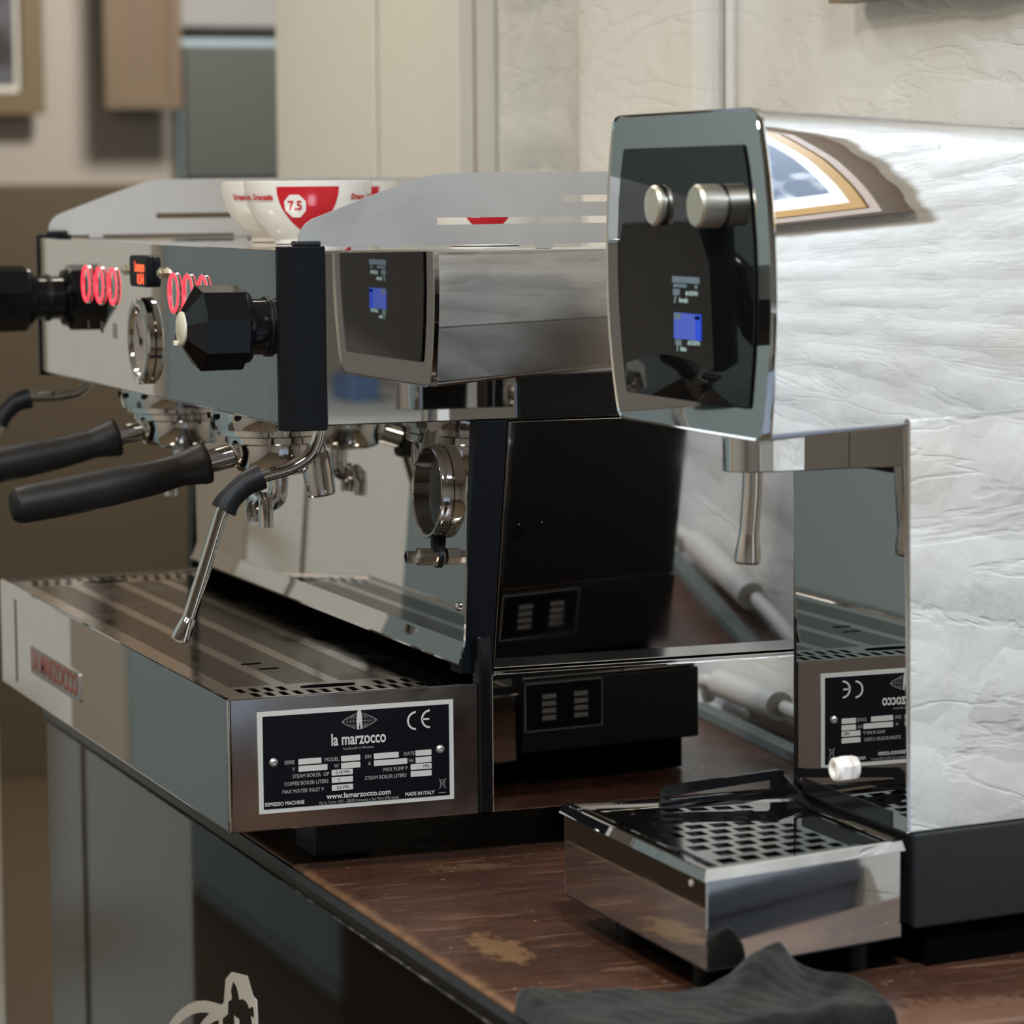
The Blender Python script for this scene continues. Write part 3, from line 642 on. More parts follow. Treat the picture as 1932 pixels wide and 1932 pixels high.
# steam wands
def wand(pts, sleeve, tip, lab=None):
    w_ = tube('steam_wand', pts, 0.0046, 'chrome', EM, 20, 8)
    tube('rubber_sleeve', sleeve, lambda t: 0.0082 + 0.0006 * math.cos(t * 6.28) , 'rubber', w_, 24, 8)
    lathe('wand_tip', [(0.0047, 0), (0.0050, 0.001), (0.0066, 0.012), (0.0066, 0.0155), (0.002, 0.017), (0, 0.017)], tip[0], tip[1], 'chrome', w_, 24)
    return w_
WY = 0.030
W1 = [(0.0755, WY, 0.299), (0.0748, WY, 0.288), (0.0690, WY, 0.2765), (0.0560, WY, 0.2685), (0.0374, WY, 0.2638), (0.0240, WY, 0.2585), (0.0130, WY, 0.2490), (0.0075, WY, 0.2400), (0.0030, WY - .001, 0.2290), (-0.0072, WY - .004, 0.2015), (-0.0186, WY - .008, 0.1722)]
wand(W1, [(0.0345, WY, 0.2632), (0.0240, WY, 0.2585), (0.0130, WY, 0.2490), (0.0085, WY, 0.2420)], ((-0.0185, WY - .008, 0.1724), (-0.42, -0.10, -0.90)))
W2 = [(0.0755, 0.68, 0.299), (0.0735, 0.68, 0.2895), (0.0640, 0.68, 0.2815), (0.0427, 0.68, 0.2785), (0.0199, 0.68, 0.2775), (0.0050, 0.68, 0.2690), (-0.0050, 0.68, 0.2560), (-0.0250, 0.68, 0.2050), (-0.0360, 0.68, 0.1750)]
wand(W2, [(0.0225, 0.68, 0.2777), (0.0100, 0.68, 0.2740), (-0.0020, 0.68, 0.2620), (-0.0050, 0.68, 0.2560)], ((-0.036, 0.68, 0.1752), (-0.36, 0, -0.93)))
# group heads
GX = 0.102
for gyc in (0.2325, 0.500):
    g_ = lathe('group_head', [(0.030, 0.0), (0.0435, 0.0002), (0.0440, 0.0130), (0.0425, 0.0165), (0.0425, 0.0175), (0.0385, 0.0180), (0.0385, 0.0215), (0.0360, 0.0220), (0.0, 0.0222)], (GX, gyc, 0.2970), (0, 0, -1), 'chrome', EM, 64)
    for a in range(12):
        an = 2 * math.pi * a / 12 + 0.2; cx, cy = GX + 0.0440 * math.cos(an), gyc + 0.0440 * math.sin(an)
        lathe('bolt', [(0.0022, 0), (0.0022, 0.0018), (0.0, 0.002)], (cx, cy, 0.2895), (math.cos(an), math.sin(an), 0), 'under', g_, 8)
# hot water nozzle behind the near group
hw = lathe('hot_water_nozzle', [(0.0100, 0), (0.0108, 0.004), (0.0112, 0.014), (0.0108, 0.030), (0.0095, 0.0315), (0.0, 0.0315)], (0.129, 0.212, 0.262), (0.14, 0, -1), 'chrome', EM, 32)
tube('nozzle_stem', [(0.127, 0.212, 0.298), (0.127, 0.212, 0.280), (0.129, 0.212, 0.262)], 0.0085, 'chrome', hw, 20, 5)
# flange ring, strap and nut fitting on the backsplash
rz, ry = 0.2445, 0.070; rx = bsx(rz); nrm = (-1, 0, 0.041)
rg = lathe('flange_ring', [(0.0312, 0.0), (0.0325, 0.0005), (0.0325, 0.0075), (0.0318, 0.0090), (0.0302, 0.0090), (0.0294, 0.0080), (0.0294, 0.0), (0.0312, 0.0)], (rx, ry, rz), nrm, 'chrome', EM, 64)
lathe('ring_plug', [(0.0293, 0.0001), (0.0293, 0.0022), (0.0, 0.0024)], (rx, ry, rz), nrm, 'black_gloss', rg, 48)
box('strap', (bsx(0.205) - 0.0045, bsx(0.205) + 0.0002), (0.0645, 0.0715), (0.1975, 0.2135), 'rubber', EM, 0.001)
nf = lathe('nut_fitting', [(0.0072, 0), (0.0072, 0.0022), (0.0040, 0.0024), (0.0040, 0.0042), (0.0066, 0.0052), (0.0066, 0.0150), (0.0048, 0.0160), (0.0046, 0.0235), (0.0034, 0.0240), (0.0030, 0.0200), (0.0, 0.0198)], (bsx(0.199), 0.0665, 0.1993), nrm, 'bronze', EM, 6, facet=True)
lathe('washer', [(0.0078, 0), (0.0078, 0.0018), (0.004, 0.002)], (bsx(0.199) + 0.0001, 0.0665, 0.1993), nrm, 'rubber', nf, 24)
lathe('screw', [(0.0030, 0), (0.0028, 0.0015), (0.0012, 0.0026), (0.0, 0.0028)], (bsx(0.170), 0.0235, 0.1700), nrm, 'chrome', EM, 16)
# badge on the tray front
bg = prism('badge', rrect(0.4165, 0.5905, 0.0565, 0.0800, 0.003), 0, -0.0014, 0.0, 'satin', EM, 0.0004)
text('LA MARZOCCO', (-0.0016, 0.5035, 0.0683), 0.0235, Yn, Z_, 'badge_red', bg, 0.98, bold=0.0005)
# rating plate on the tray side
PX0, PX1, PZ0, PZ1 = 0.0206, 0.1569, 0.0431, 0.1108
PWd, PHt = PX1 - PX0, PZ1 - PZ0
rp = plate('rating_plate', [rect(PX0, PX1, PZ0, PZ1)], 0.0008, (0, -0.0004, 0), X_, Z_, 'plate_white', EM)
rp['label'] = 'black rating plate with white border and print'
plate('plate_field', [rect(PX0 + 0.0032, PX1 - 0.0032, PZ0 + 0.0030, PZ1 - 0.0030)], 0.0003, (0, -0.00095, 0), X_, Z_, 'plate_black', rp)
def PT(s, t): return (PX0 + s * PWd, -0.0012, PZ1 - t * PHt)
def pt(s_, s, t, size, mat='plate_white', sx=1.0, bold=0.0, align='CENTER'): text(s_, PT(s, t), size, X_, Z_, mat, rp, sx, 0.00008, align, bold=bold)
pt('la marzocco', 0.508, 0.325, 0.0112, sx=0.70, bold=0.00022)
pt('handmade in florence', 0.507, 0.415, 0.0026, 'plate_dim', 0.95)
for s_, s, t in (('SERIE', .155, .512), ('MODEL', .37, .512), ('S/N', .555, .512), ('DATE', .767, .512), ('V', .175, .582), ('W', .393, .582), ('A', .562, .582), ('Hz', .777, .582),
                 ('STEAM BOILER  OP', .262, .653), ('COFFEE BOILER LITERS', .239, .724), ('MAX WATER INLET P', .222, .800), ('MAX PUMP P', .695, .655), ('STEAM BOILER LITERS', .645, .725), ('MADE IN ITALY', .82, .918), ('ESPRESSO MACHINE', .128, .913)):
    pt(s_, s, t, 0.0035, 'plate_white' if t > .9 else 'plate_dim', 0.86, 0.00006)
pt('www.lamarzocco.com', 0.506, 0.878, 0.0050, sx=1.0, bold=0.00010)
pt('Via La Torre 14/H - 50038 Scarperia e San Piero (Florence)', 0.506, 0.936, 0.0029, 'plate_dim', 0.80)
for s0, s1, t in ((.2, .317, .512), (.417, .515, .512), (.585, .713, .512), (.8, .883, .512), (.2, .347, .582), (.417, .515, .582), (.585, .757, .582), (.8, .883, .582),
                  (.368, .476, .645), (.368, .476, .718), (.368, .476, .795), (.774, .883, .648), (.774, .883, .718)):
    z = PZ1 - t * PHt; plate('print_box', [rrect(PX0 + s0 * PWd, PX0 + s1 * PWd, z - 0.0019, z + 0.0019, 0.0004, 2)], 0.0002, (0, -0.0012, 0), X_, Z_, 'plate_white', rp)
for s_, s, t in (('0.18 MPa', .425, .645), ('0.6 MPa', .425, .795), ('MPa', .855, .648), ('3', .405, .718)):
    p = PT(s, t); text(s_, (p[0], -0.00135, p[2]), 0.0030, X_, Z_, 'plate_black', rp, 0.9, 0.00005)
def arc(cx, cz, r, a0, a1, wd, n=14):
    o_ = [(cx + r * math.cos(math.radians(a0 + (a1 - a0) * k / n)), cz + r * math.sin(math.radians(a0 + (a1 - a0) * k / n))) for k in range(n + 1)]
    i_ = [(cx + (r - wd) * math.cos(math.radians(a1 + (a0 - a1) * k / n)), cz + (r - wd) * math.sin(math.radians(a1 + (a0 - a1) * k / n))) for k in range(n + 1)]
    return o_ + i_
c_ = PT(0.805, 0.186); e_ = PT(0.878, 0.178)
plate('ce_mark', [arc(c_[0], c_[2], 0.0064, 92, 268, 0.0013)], 0.0002, (0, -0.0012, 0), X_, Z_, 'plate_white', rp)
plate('ce_mark', [arc(e_[0], e_[2], 0.0064, 92, 268, 0.0013)], 0.0002, (0, -0.0012, 0), X_, Z_, 'plate_white', rp)
plate('ce_mark', [rect(e_[0] - 0.0058, e_[0] - 0.0006, e_[2] - 0.0006, e_[2] + 0.0006)], 0.0002, (0, -0.0012, 0), X_, Z_, 'plate_white', rp)
# globe emblem
g = PT(0.513, 0.150); gl = []
def ell(cx, cz, a, b_, wd, n=40):
    return [[(cx + a * math.cos(2 * math.pi * k / n), cz + b_ * math.sin(2 * math.pi * k / n)) for k in range(n)],
            [(cx + (a - wd) * math.cos(2 * math.pi * k / n), cz + (b_ - wd) * math.sin(2 * math.pi * k / n)) for k in range(n)]]
hz = PWd * 0.091
lens = [(g[0] + hz * u, g[2] + 0.0058 * (max(0, 1 - abs(u) ** 1.25) ** 0.8)) for u in [k / 16 - 1 for k in range(33)]]
lens2 = [(g[0] - (x - g[0]), 2 * g[2] - z) for (x, z) in lens]
def inset(lp, f, cx, cz): return [(cx + (x - cx) * f, cz + (z - cz) * f) for (x, z) in lp]
full = lens + lens2
plate('emblem', [full, inset(full, 0.93, g[0], g[2])], 0.0002, (0, -0.0012, 0), X_, Z_, 'plate_dim', rp)
for a in (0.0085, 0.0064, 0.0043, 0.0022): plate('emblem', ell(g[0], g[2], a, 0.0054, 0.00022), 0.0002, (0, -0.0012, 0), X_, Z_, 'plate_dim', rp)
for dz, ww in ((0.0028, 0.0085), (0.0, 0.0112), (-0.0028, 0.0085)): plate('emblem', [rect(g[0] - ww, g[0] + ww, g[2] + dz - 0.0001, g[2] + dz + 0.0001)], 0.0002, (0, -0.0012, 0), X_, Z_, 'plate_dim', rp)
plate('emblem', [[(g[0] - 0.0016, g[2] - 0.0056), (g[0] - 0.0019, g[2] + 0.001), (g[0] - 0.0014, g[2] + 0.0045), (g[0] - 0.0014, g[2] + 0.0062), (g[0] - 0.0006, g[2] + 0.0072), (g[0] + 0.0006, g[2] + 0.0072), (g[0] + 0.0014, g[2] + 0.0060), (g[0] + 0.0017, g[2] + 0.003), (g[0] + 0.0019, g[2] - 0.0052), (g[0] + 0.0008, g[2] - 0.0052), (g[0] + 0.0003, g[2] + 0.000), (g[0] - 0.0006, g[2] - 0.0056)]], 0.0002, (0, -0.00135, 0), X_, Z_, 'plate_white', rp)
# waste bin symbol
b0 = PT(0.939, 0.832)
for (x0, z0, x1, z1) in ((-.0026, .003, .0026, -.0038), (.0026, .003, -.0026, -.0038), (-.0016, .002, -.0011, -.003), (.0016, .002, .0011, -.003), (-.002, .0022, .002, .0022)):
    d = Vector((x1 - x0, z1 - z0)).normalized() * 0.0; nn = Vector((-(z1 - z0), x1 - x0)).normalized() * 0.00016
    plate('bin_symbol', [[(b0[0] + x0 + nn.x, b0[2] + z0 + nn.y), (b0[0] + x1 + nn.x, b0[2] + z1 + nn.y), (b0[0] + x1 - nn.x, b0[2] + z1 - nn.y), (b0[0] + x0 - nn.x, b0[2] + z0 - nn.y)]], 0.0002, (0, -0.0012, 0), X_, Z_, 'plate_dim', rp)
b1 = PT(0.937, 0.927); plate('bin_symbol', [rect(b1[0] - 0.0026, b1[0] + 0.0026, b1[2] - 0.0002, b1[2] + 0.0002)], 0.0002, (0, -0.0012, 0), X_, Z_, 'plate_dim', rp)
for s, t in ((.0755, .50), (.929, .49)):
    p = PT(s, t); r_ = lathe('rivet', [(0.0031, 0), (0.0029, 0.0008), (0.0022, 0.0016), (0.0011, 0.0019), (0.0009, 0.0010), (0.0, 0.0009)], (p[0], -0.0010, p[2]), (0, -1, 0), 'satin', rp, 24)

# ---------------------------------------------------------------- portafilters
def portafilter(yc, lab):
    t_ = empty('portafilter', (GX, yc, 0.25), lab, 'portafilter', 'portafilters locked in the group heads')
    lathe('basket_holder', [(0.0340, 0.0), (0.0362, 0.0008), (0.0362, 0.0052), (0.0340, 0.0060), (0.0312, 0.0068), (0.0308, 0.0225), (0.0295, 0.0250), (0.0220, 0.0285), (0.0100, 0.0305), (0.0, 0.0305)], (GX + 0.003, yc, 0.2752), (0, 0, -1), 'chrome', t_, 64)
    for a in (60, 240):
        an = math.radians(a); box('lug', (GX + 0.003 + 0.036 * math.cos(an) - .004, GX + 0.003 + 0.036 * math.cos(an) + .004), (yc + 0.036 * math.sin(an) - .004, yc + 0.036 * math.sin(an) + .004), (0.2765, 0.2790), 'chrome', t_, 0.0008)
    tube('neck', [(0.076, yc, 0.2615), (0.050, yc, 0.2555)], [0.0088, 0.0080, 0.0084], 'chrome', t_, 28, 1)
    tube('neck_socket', [(0.0780, yc, 0.2620), (0.0755, yc, 0.2617), (0.0735, yc, 0.2614), (0.0722, yc, 0.2611)], [0.0112, 0.0112, 0.0102, 0.0086], 'chrome', t_, 28, 4)
    h = [(0.0535, yc, 0.2562), (0.0500, yc, 0.2554), (0.0330, yc, 0.2515), (0.0100, yc, 0.2462), (-0.0200, yc, 0.2410), (-0.0500, yc, 0.2360), (-0.0760, yc, 0.2322), (-0.0855, yc, 0.2308), (-0.0895, yc, 0.2303), (-0.0905, yc, 0.2302)]
    tube('handle', h, [0.0150, 0.0153, 0.0118, 0.0128, 0.0140, 0.0140, 0.0136, 0.0128, 0.0095, 0.0025], 'grip', t_, 36, 8)
    sp = tube('spout', [(GX + 0.005, yc, 0.246), (GX + 0.005, yc, 0.236), (GX + 0.003, yc, 0.228), (GX - 0.004, yc, 0.2245), (GX - 0.011, yc, 0.226)], [0.0075, 0.0070, 0.0072, 0.0062, 0.0050], 'chrome', t_, 24, 6)
    for s in (-1, 1):   # open half-pipe channels
        n = 9; bm = bmesh.new(); rows = []
        for k, (ax, ay, az, r) in enumerate(((GX - 0.006, 0.004, 0.2245, 0.0050), (GX - 0.008, 0.010, 0.2285, 0.0054), (GX - 0.009, 0.0150, 0.2260, 0.0056), (GX - 0.010, 0.0175, 0.2180, 0.0056), (GX - 0.010, 0.0180, 0.2090, 0.0052))):
            tg = [(0, .8, .6), (0, .9, .2), (0, .7, -.7), (0, .3, -.95), (0, 0, -1)][k]; tg = Vector((0, tg[1] * s, tg[2])).normalized()
            u = Vector((1, 0, 0)); v = tg.cross(u); v = v if v.z * 1 > 0 or abs(v.z) < .3 and v.y * s > 0 else -v
            c = Vector((ax, yc + ay * s, az)); ro = []
            for q in range(n):
                a_ = math.pi * (-0.12 + 1.24 * q / (n - 1)); ro.append((c + (u * math.cos(a_) + v * math.sin(a_)) * r, c + (u * math.cos(a_) + v * math.sin(a_)) * (r - 0.0011)))
            rows.append([(bm.verts.new(p0), bm.verts.new(p1)) for p0, p1 in ro])
        for ra, rb in zip(rows, rows[1:]):
            for q in range(n - 1):
                bm.faces.new((ra[q][0], ra[q + 1][0], rb[q + 1][0], rb[q][0])); bm.faces.new((ra[q][1], rb[q][1], rb[q + 1][1], ra[q + 1][1]))
            for q in (0, n - 1): bm.faces.new((ra[q][0], rb[q][0], rb[q][1], ra[q][1]))
        for ra in (rows[0], rows[-1]):
            for q in range(n - 1): bm.faces.new((ra[q][0], ra[q][1], ra[q + 1][1], ra[q + 1][0]))
        done('spout_channel', bm, 'chrome', sp)
    return t_
portafilter(0.2325, 'chrome portafilter with thick black handle in the near group head')
portafilter(0.500, 'chrome portafilter in the far group head, black handle cut by the photo edge')

# ---------------------------------------------------------------- cups on the machine
def cup(cx, cy, rot, lab):
    z0 = 0.4112; r = 0.0485; ZS = 0.80
    t_ = empty('cup', (cx, cy, z0), lab, 'cup', 'white cups with red shields on top of the espresso machine')
    P = [(0.0, 0.003), (0.022, 0.003), (0.024, 0.0), (0.0255, 0.0005), (0.0258, 0.0045), (0.0315, 0.0105), (0.0395, 0.0215), (0.0450, 0.034), (0.0478, 0.047), (0.0485, 0.0580), (0.0478, 0.0590), (0.0468, 0.0580), (0.0458, 0.047), (0.0430, 0.034), (0.036, 0.021), (0.026, 0.011), (0.0, 0.008)]
    P = [(a_, b_ * ZS) for a_, b_ in P]
    lathe('bowl', P, (cx, cy, z0), (0, 0, 1), 'porcelain', t_, 64)
    def rad(h):
        for (r0, h0), (r1, h1) in zip(P[4:9], P[5:10]):
            if h0 <= h <= h1: return r0 + (r1 - r0) * (h - h0) / (h1 - h0)
        return 0.0485
    def wrap(me, off):   # flat drawing (x = arc length, y = height) laid on the bowl
        for v in me.vertices:
            a = rot + v.co.x / 0.0485; rr = rad(v.co.y) + off + v.co.z * 0; v.co = Vector((cx + rr * math.cos(a), cy + rr * math.sin(a), z0 + v.co.y))
    nA, nB = 12, 14; bm = bmesh.new(); rows = []
    for j in range(nB + 1):
        h = ZS * (0.008 + (0.0535 - 0.008) * j / nB); tt = j / nB
        wd = 0.0240 * (1 - (1 - tt) ** 2.3) ** 0.75; rows.append([bm.verts.new((-wd + 2 * wd * i / nA, h, 0)) for i in range(nA + 1)])
    for ra, rb in zip(rows, rows[1:]):
        for i in range(nA): bm.faces.new((ra[i], ra[i + 1], rb[i + 1], rb[i]))
    me = bpy.data.meshes.new('shield'); bm.to_mesh(me); bm.free(); wrap(me, 0.0005); sh = link('shield', me, 'red_print', t_)
    bm = bmesh.new(); cc_ = bm.verts.new((-0.010, 0.0285, 0)); rg_ = [bm.verts.new((-0.010 + 0.0085 * (1 + .07 * (k % 2)) * math.cos(k * math.pi / 8), 0.0285 + 0.0085 * (1 + .07 * (k % 2)) * math.sin(k * math.pi / 8), 0)) for k in range(16)]
    for k in range(16): bm.faces.new((cc_, rg_[k], rg_[(k + 1) % 16]))
    me = bpy.data.meshes.new('roundel'); bm.to_mesh(me); bm.free(); wrap(me, 0.0009); link('roundel', me, 'porcelain', t_)
    for s_, x_, h_, sz, mm in (('7.5', -0.010, 0.0285, 0.0095, 'red_print'), ('Dream . Dramatis', -0.0480, 0.0350, 0.0056, 'red_print'), ('Dream . Dramatis', 0.0560, 0.0350, 0.0056, 'red_print')):
        cu = bpy.data.curves.new('t', 'FONT'); cu.body = s_; cu.size = sz; cu.align_x = 'CENTER'; cu.align_y = 'CENTER'; cu.resolution_u = 2; cu.offset = 0.00025
        me = curve_mesh(cu); me.materials.clear(); me.transform(Matrix.Translation((x_, h_, 0))); wrap(me, 0.0013); link('lettering', me, mm, t_, smooth=False)
    hp = [(r * 0.93, 0, 0.047), (r + 0.014, 0, 0.048), (r + 0.018, 0, 0.034), (r + 0.008, 0, 0.022), (r * 0.80, 0, 0.020)]
    a = rot + 2.6; tube('cup_handle', [(cx + p[0] * math.cos(a), cy + p[0] * math.sin(a), z0 + p[2] * ZS) for p in hp], 0.0032, 'porcelain', t_, 12, 6)
    return t_
RC = -107.4 * math.pi / 180
cup(0.161, 0.323, RC, 'white cup with red shield standing nearest the front of the espresso machine')
cup(0.173, 0.427, RC + 0.5, 'white cup with red lettering at the left end of the cup row')
cup(0.277, 0.600, RC + 0.2, 'white cup farthest back on the espresso machine, behind the shield cup')
cup(0.237, 0.145, RC, 'white cup with red shield seen through the slots of the near steel rail')

# ================================================================== HOT WATER DISPENSER
CY = -0.3125
WD = empty('water_dispenser', (0.42, CY, 0.0), 'tall hot water dispenser with mirror steel head, black glass face and two steel knobs', 'water dispenser')
prof = [(0.0910, 0.4935), (0.0955, 0.4928), (0.0990, 0.4908), (0.1015, 0.4870), (0.1040, 0.4800), (0.1075, 0.4670), (0.1105, 0.4530), (0.1128, 0.4380), (0.1144, 0.4220), (0.1152, 0.4060), (0.1154, 0.3920), (0.1148, 0.3780), (0.1134, 0.3640), (0.1112, 0.3510), (0.1085, 0.3380), (0.1056, 0.3275), (0.1038, 0.3215), (0.1015, 0.3165), (0.0975, 0.3135), (0.0920, 0.3125)]
def H(z): return 0.4515 + (z - 0.4515) * 1.0205
prof = [(y * 1.0205, H(z)) for y, z in prof]
HC = -0.2790
ring_ = [(-y, z) for y, z in prof] + [(y, z) for y, z in reversed(prof)]   # near side down, far side up
ZC = 0.402
DX = 0.0150
prof_s = [(y * 1.0205, H(z)) for y, z in [(0.0910, 0.4935), (0.0955, 0.4928), (0.0990, 0.4908), (0.1015, 0.4870), (0.1040, 0.4800), (0.1075, 0.4670), (0.1105, 0.4530), (0.1128, 0.4380), (0.1144, 0.4220), (0.1152, 0.4060), (0.1154, 0.3920), (0.1148, 0.3780), (0.1136, 0.3640), (0.1120, 0.3510), (0.1100, 0.3380), (0.1083, 0.3275), (0.1072, 0.3215), (0.1063, 0.3165), (0.1057, 0.3135), (0.1050, 0.3125)]]
ring_s = [(-y, z) for y, z in prof_s] + [(y, z) for y, z in reversed(prof_s)]
def head_section(x, s_y, s_z, grow=0.0, lean=True, ring=None):
    xo = x
    return [(xo + DX + ((0.403 - z) * 0.016 if lean else 0), HC + y * (s_y if y > 0 else min(1, 1 - (1 - s_y) * 0.32)) + (grow if y > 0 else -grow), ZC + (z - ZC) * s_z + (grow if z > ZC else -grow)) for y, z in (ring or ring_)]
def loft(name, secs, mat, parent, caps=True, ang=35, bevel=0):
    n = len(secs[0]); vs = [p for s in secs for p in s]; fs = []
    for k in range(len(secs) - 1):
        for i in range(n): fs.append((k * n + i, k * n + (i + 1) % n, (k + 1) * n + (i + 1) % n, (k + 1) * n + i))
    if caps: fs += [tuple(range(n)), tuple(range((len(secs) - 1) * n, len(secs) * n))]
    return mesh(name, vs, fs, mat, parent, ang=ang, bevel=bevel)
def hs(x):
    d = x - 0.189; return head_section(x, 1 - d * 1.15, 1 - d * 0.66, 0, x < 0.25, ring_s)
loft('head_shell', [hs(0.1925), hs(0.23), hs(0.28), hs(0.33), hs(0.38), hs(0.428)], 'head_steel', WD)
loft('face_frame', [head_section(0.1890, 0.992, 0.992), head_section(0.1882, 1.0, 1.0, 0.0004), head_section(0.1887, 1.004, 1.003, 0.0005), head_section(0.1924, 1.004, 1.003, 0.0005)], 'slate_steel', WD, ang=25)
bpy.data.objects['face_frame'].data.update()
gp = [(0.0820, 0.4742), (0.0840, 0.4730), (0.0880, 0.4620), (0.0925, 0.4440), (0.0955, 0.4220), (0.0965, 0.4020), (0.0955, 0.3800), (0.0925, 0.3570), (0.0885, 0.3380), (0.0865, 0.3300), (0.0845, 0.3290)]
gp = [(y * 1.0205, H(z)) for y, z in gp]
gring = [(-y, z) for y, z in gp] + [(y, z) for y, z in reversed(gp)]
def gsec(x, s): return [(x + DX + (0.403 - z) * 0.016, HC + y * s, ZC + (z - ZC) * s) for y, z in gring]
gl_ = loft('face_glass', [gsec(0.1884, 1.0), gsec(0.1877, 1.0), gsec(0.1876, 0.998)], 'black_glass', WD, ang=25)
def fy(u): return HC + u * 1.0205
def SU(px): return 0.0136 - 0.000746 * (px - 1272)
def SZ(py): return H(0.4004 - 0.000307 * (py - 520))
def scr(name, x0, x1, y0, y1, mat, off=0.0003):
    zc = (SZ(y0) + SZ(y1)) / 2; xf = DX + 0.1876 + (0.403 - zc) * 0.016 - off
    return box(name, (xf, xf + 0.0002), (fy(SU(x1)), fy(SU(x0))), (SZ(y1), SZ(y0)), mat, gl_)
s_ = scr('screen_bar', 1271, 1322, 520.7, 532.6, 'grey_scr')
scr('screen_row', 1273, 1298, 535, 541, 'grey_scr'); scr('screen_row', 1313, 1318, 535, 542, 'grey_scr')
scr('screen_block', 1272, 1284.5, 544, 556, 'grey_scr')
scr('screen_panel', 1272.6, 1313, 589, 637.7, 'blue_scr'); scr('screen_panel', 1313.2, 1324, 589, 637.7, 'blue_scr2')
scr('screen_block', 1274, 1286, 590, 601, 'grey_scr', 0.0005); scr('screen_block', 1313, 1322, 593, 599, 'dark', 0.0005)
scr('screen_block', 1275, 1286, 639, 650, 'grey_scr')
for (s, px, py, sz) in (('#1/237N', 1307.5, 551.5, 0.0034), ('/', 1276, 565, 0.0062), ('brush', 1292, 565, 0.0040), ('#1/237N', 1310, 643.5, 0.0034), ('/', 1279, 655, 0.0062), ('late', 1290, 656, 0.0040)):
    z = SZ(py); text(s, (DX + 0.1876 + (0.403 - z) * 0.016 - 0.0004, fy(SU(px)), z), sz, (0, -1, 0), (0, 0, 1), 'txt_scr', gl_, 1.35 if sz < .005 else 1.0, 0.00005, bold=0.00012)
ND = (-1, 0, 0)
kz = H(0.4407); kx = DX + 0.1876 + (0.403 - kz) * 0.016
k1 = lathe('button_knob', [(0.0105, 0), (0.0105, 0.0012), (0.0122, 0.0016), (0.0122, 0.0035), (0.0108, 0.0052), (0.0, 0.0055)], (kx, fy(0.0315), kz), ND, 'brushed', WD, 48)
k2 = lathe('rotary_knob', [(0.0112, 0), (0.0112, 0.0010), (0.0124, 0.0014), (0.0124, 0.0140), (0.0112, 0.0156), (0.0, 0.0158)], (kx, fy(-0.0525), kz), ND, 'brushed', WD, 48)
# spout arm and nozzle under the head
AY = -0.2975
arm = [(0.2938, AY - 0.0165)] + [(0.2375 - 0.0165 * math.sin(math.radians(a)), AY - 0.0165 * math.cos(math.radians(a))) for a in range(0, 181, 12)] + [(0.2938, AY + 0.0165)]
prism('spout_arm', arm, 2, 0.2852, 0.3150, 'mirror', WD, 0.0006, ang=30)
nz = tube('spout_tube', [(0.2438, -0.2875, 0.2856), (0.2433, -0.2875, 0.270), (0.2412, -0.2875, 0.2455)], 0.0060, 'chrome', WD, 28, 4)
lathe('spout_tip', [(0.0061, 0), (0.0066, 0.004), (0.0080, 0.013), (0.0078, 0.0165), (0.0064, 0.0180), (0.0, 0.0182)], (0.2413, -0.2875, 0.2465), (-0.06, 0, -1), 'chrome', nz, 36)
# body
def trap(x0, x1, z0, z1, hb0, hb1, ht0, ht1):
    return [(x0, CY - hb0, z0), (x1, CY - hb1, z0), (x1, CY + hb1, z0), (x0, CY + hb0, z0), (x0, CY - ht0, z1), (x1, CY - ht1, z1), (x1, CY + ht1, z1), (x0, CY + ht0, z1)]
bo_ = trap(0.2952, 0.4500, 0.0806, 0.3185, 0.0755, 0.0560, 0.0735, 0.0550)
bo_[5] = (0.4500, CY - 0.0550, 0.3250); bo_[6] = (0.4500, CY + 0.0550, 0.3250)
hexa('body', bo_, 'head_steel', WD, 0.0010)
hexa('front_panel', [(0.2940, -0.3885, 0.0810), (0.2952, -0.3885, 0.0810), (0.2952, -0.2392, 0.0810), (0.2940, -0.2392, 0.0810), (0.2940, -0.3825, 0.318), (0.2952, -0.3825, 0.318), (0.2952, -0.2392, 0.318), (0.2940, -0.2392, 0.318)], 'mirror', WD, 0.0004)
hexa('base', trap(0.2975, 0.4520, 0.025, 0.0803, 0.0785, 0.0585, 0.0780, 0.0580), 'black_plastic', WD, 0.0015)
hexa('far_side_panel', [(0.298, -0.2385, 0.083), (0.449, -0.2585, 0.083), (0.449, -0.2530, 0.083), (0.298, -0.2355, 0.083), (0.298, -0.2400, 0.312), (0.449, -0.2600, 0.312), (0.449, -0.2530, 0.312), (0.298, -0.2355, 0.312)], 'black_plastic', WD, 0.0004)
hexa('base_shade_block', trap(0.310, 0.440, 0.001, 0.0249, 0.0700, 0.0520, 0.0700, 0.0520), 'dark', WD)  # black box standing in for the shadow beneath the base
for fx in (0.325, 0.415):
    for s in (-1, 1): lathe('foot', [(0.013, 0), (0.014, 0.003), (0.012, 0.0249), (0, 0.0249)], (fx, CY + s * 0.040, 0.0), (0, 0, 1), 'rubber', WD, 24)
wn = lathe('white_nut', [(0.0080, 0), (0.0080, 0.0020), (0.0070, 0.0022), (0.0080, 0.0024), (0.0080, 0.0042), (0.0060, 0.0044)], (0.2940, -0.309, 0.1055), ND, 'white_plastic', WD, 6, facet=True, rot=0.3)
wn['label'] = 'white plastic nut'
lathe('collar', [(0.0066, 0.004), (0.0068, 0.0072), (0.0056, 0.0080), (0.0042, 0.0076), (0.0038, 0.0055), (0, 0.0055)], (0.2940, -0.309, 0.1055), ND, 'white_plastic', wn, 32)
box('vent_panel', (0.2934, 0.2939), (-0.370, -0.252), (0.0812, 0.0905), 'black_gloss', WD, 0.0001)
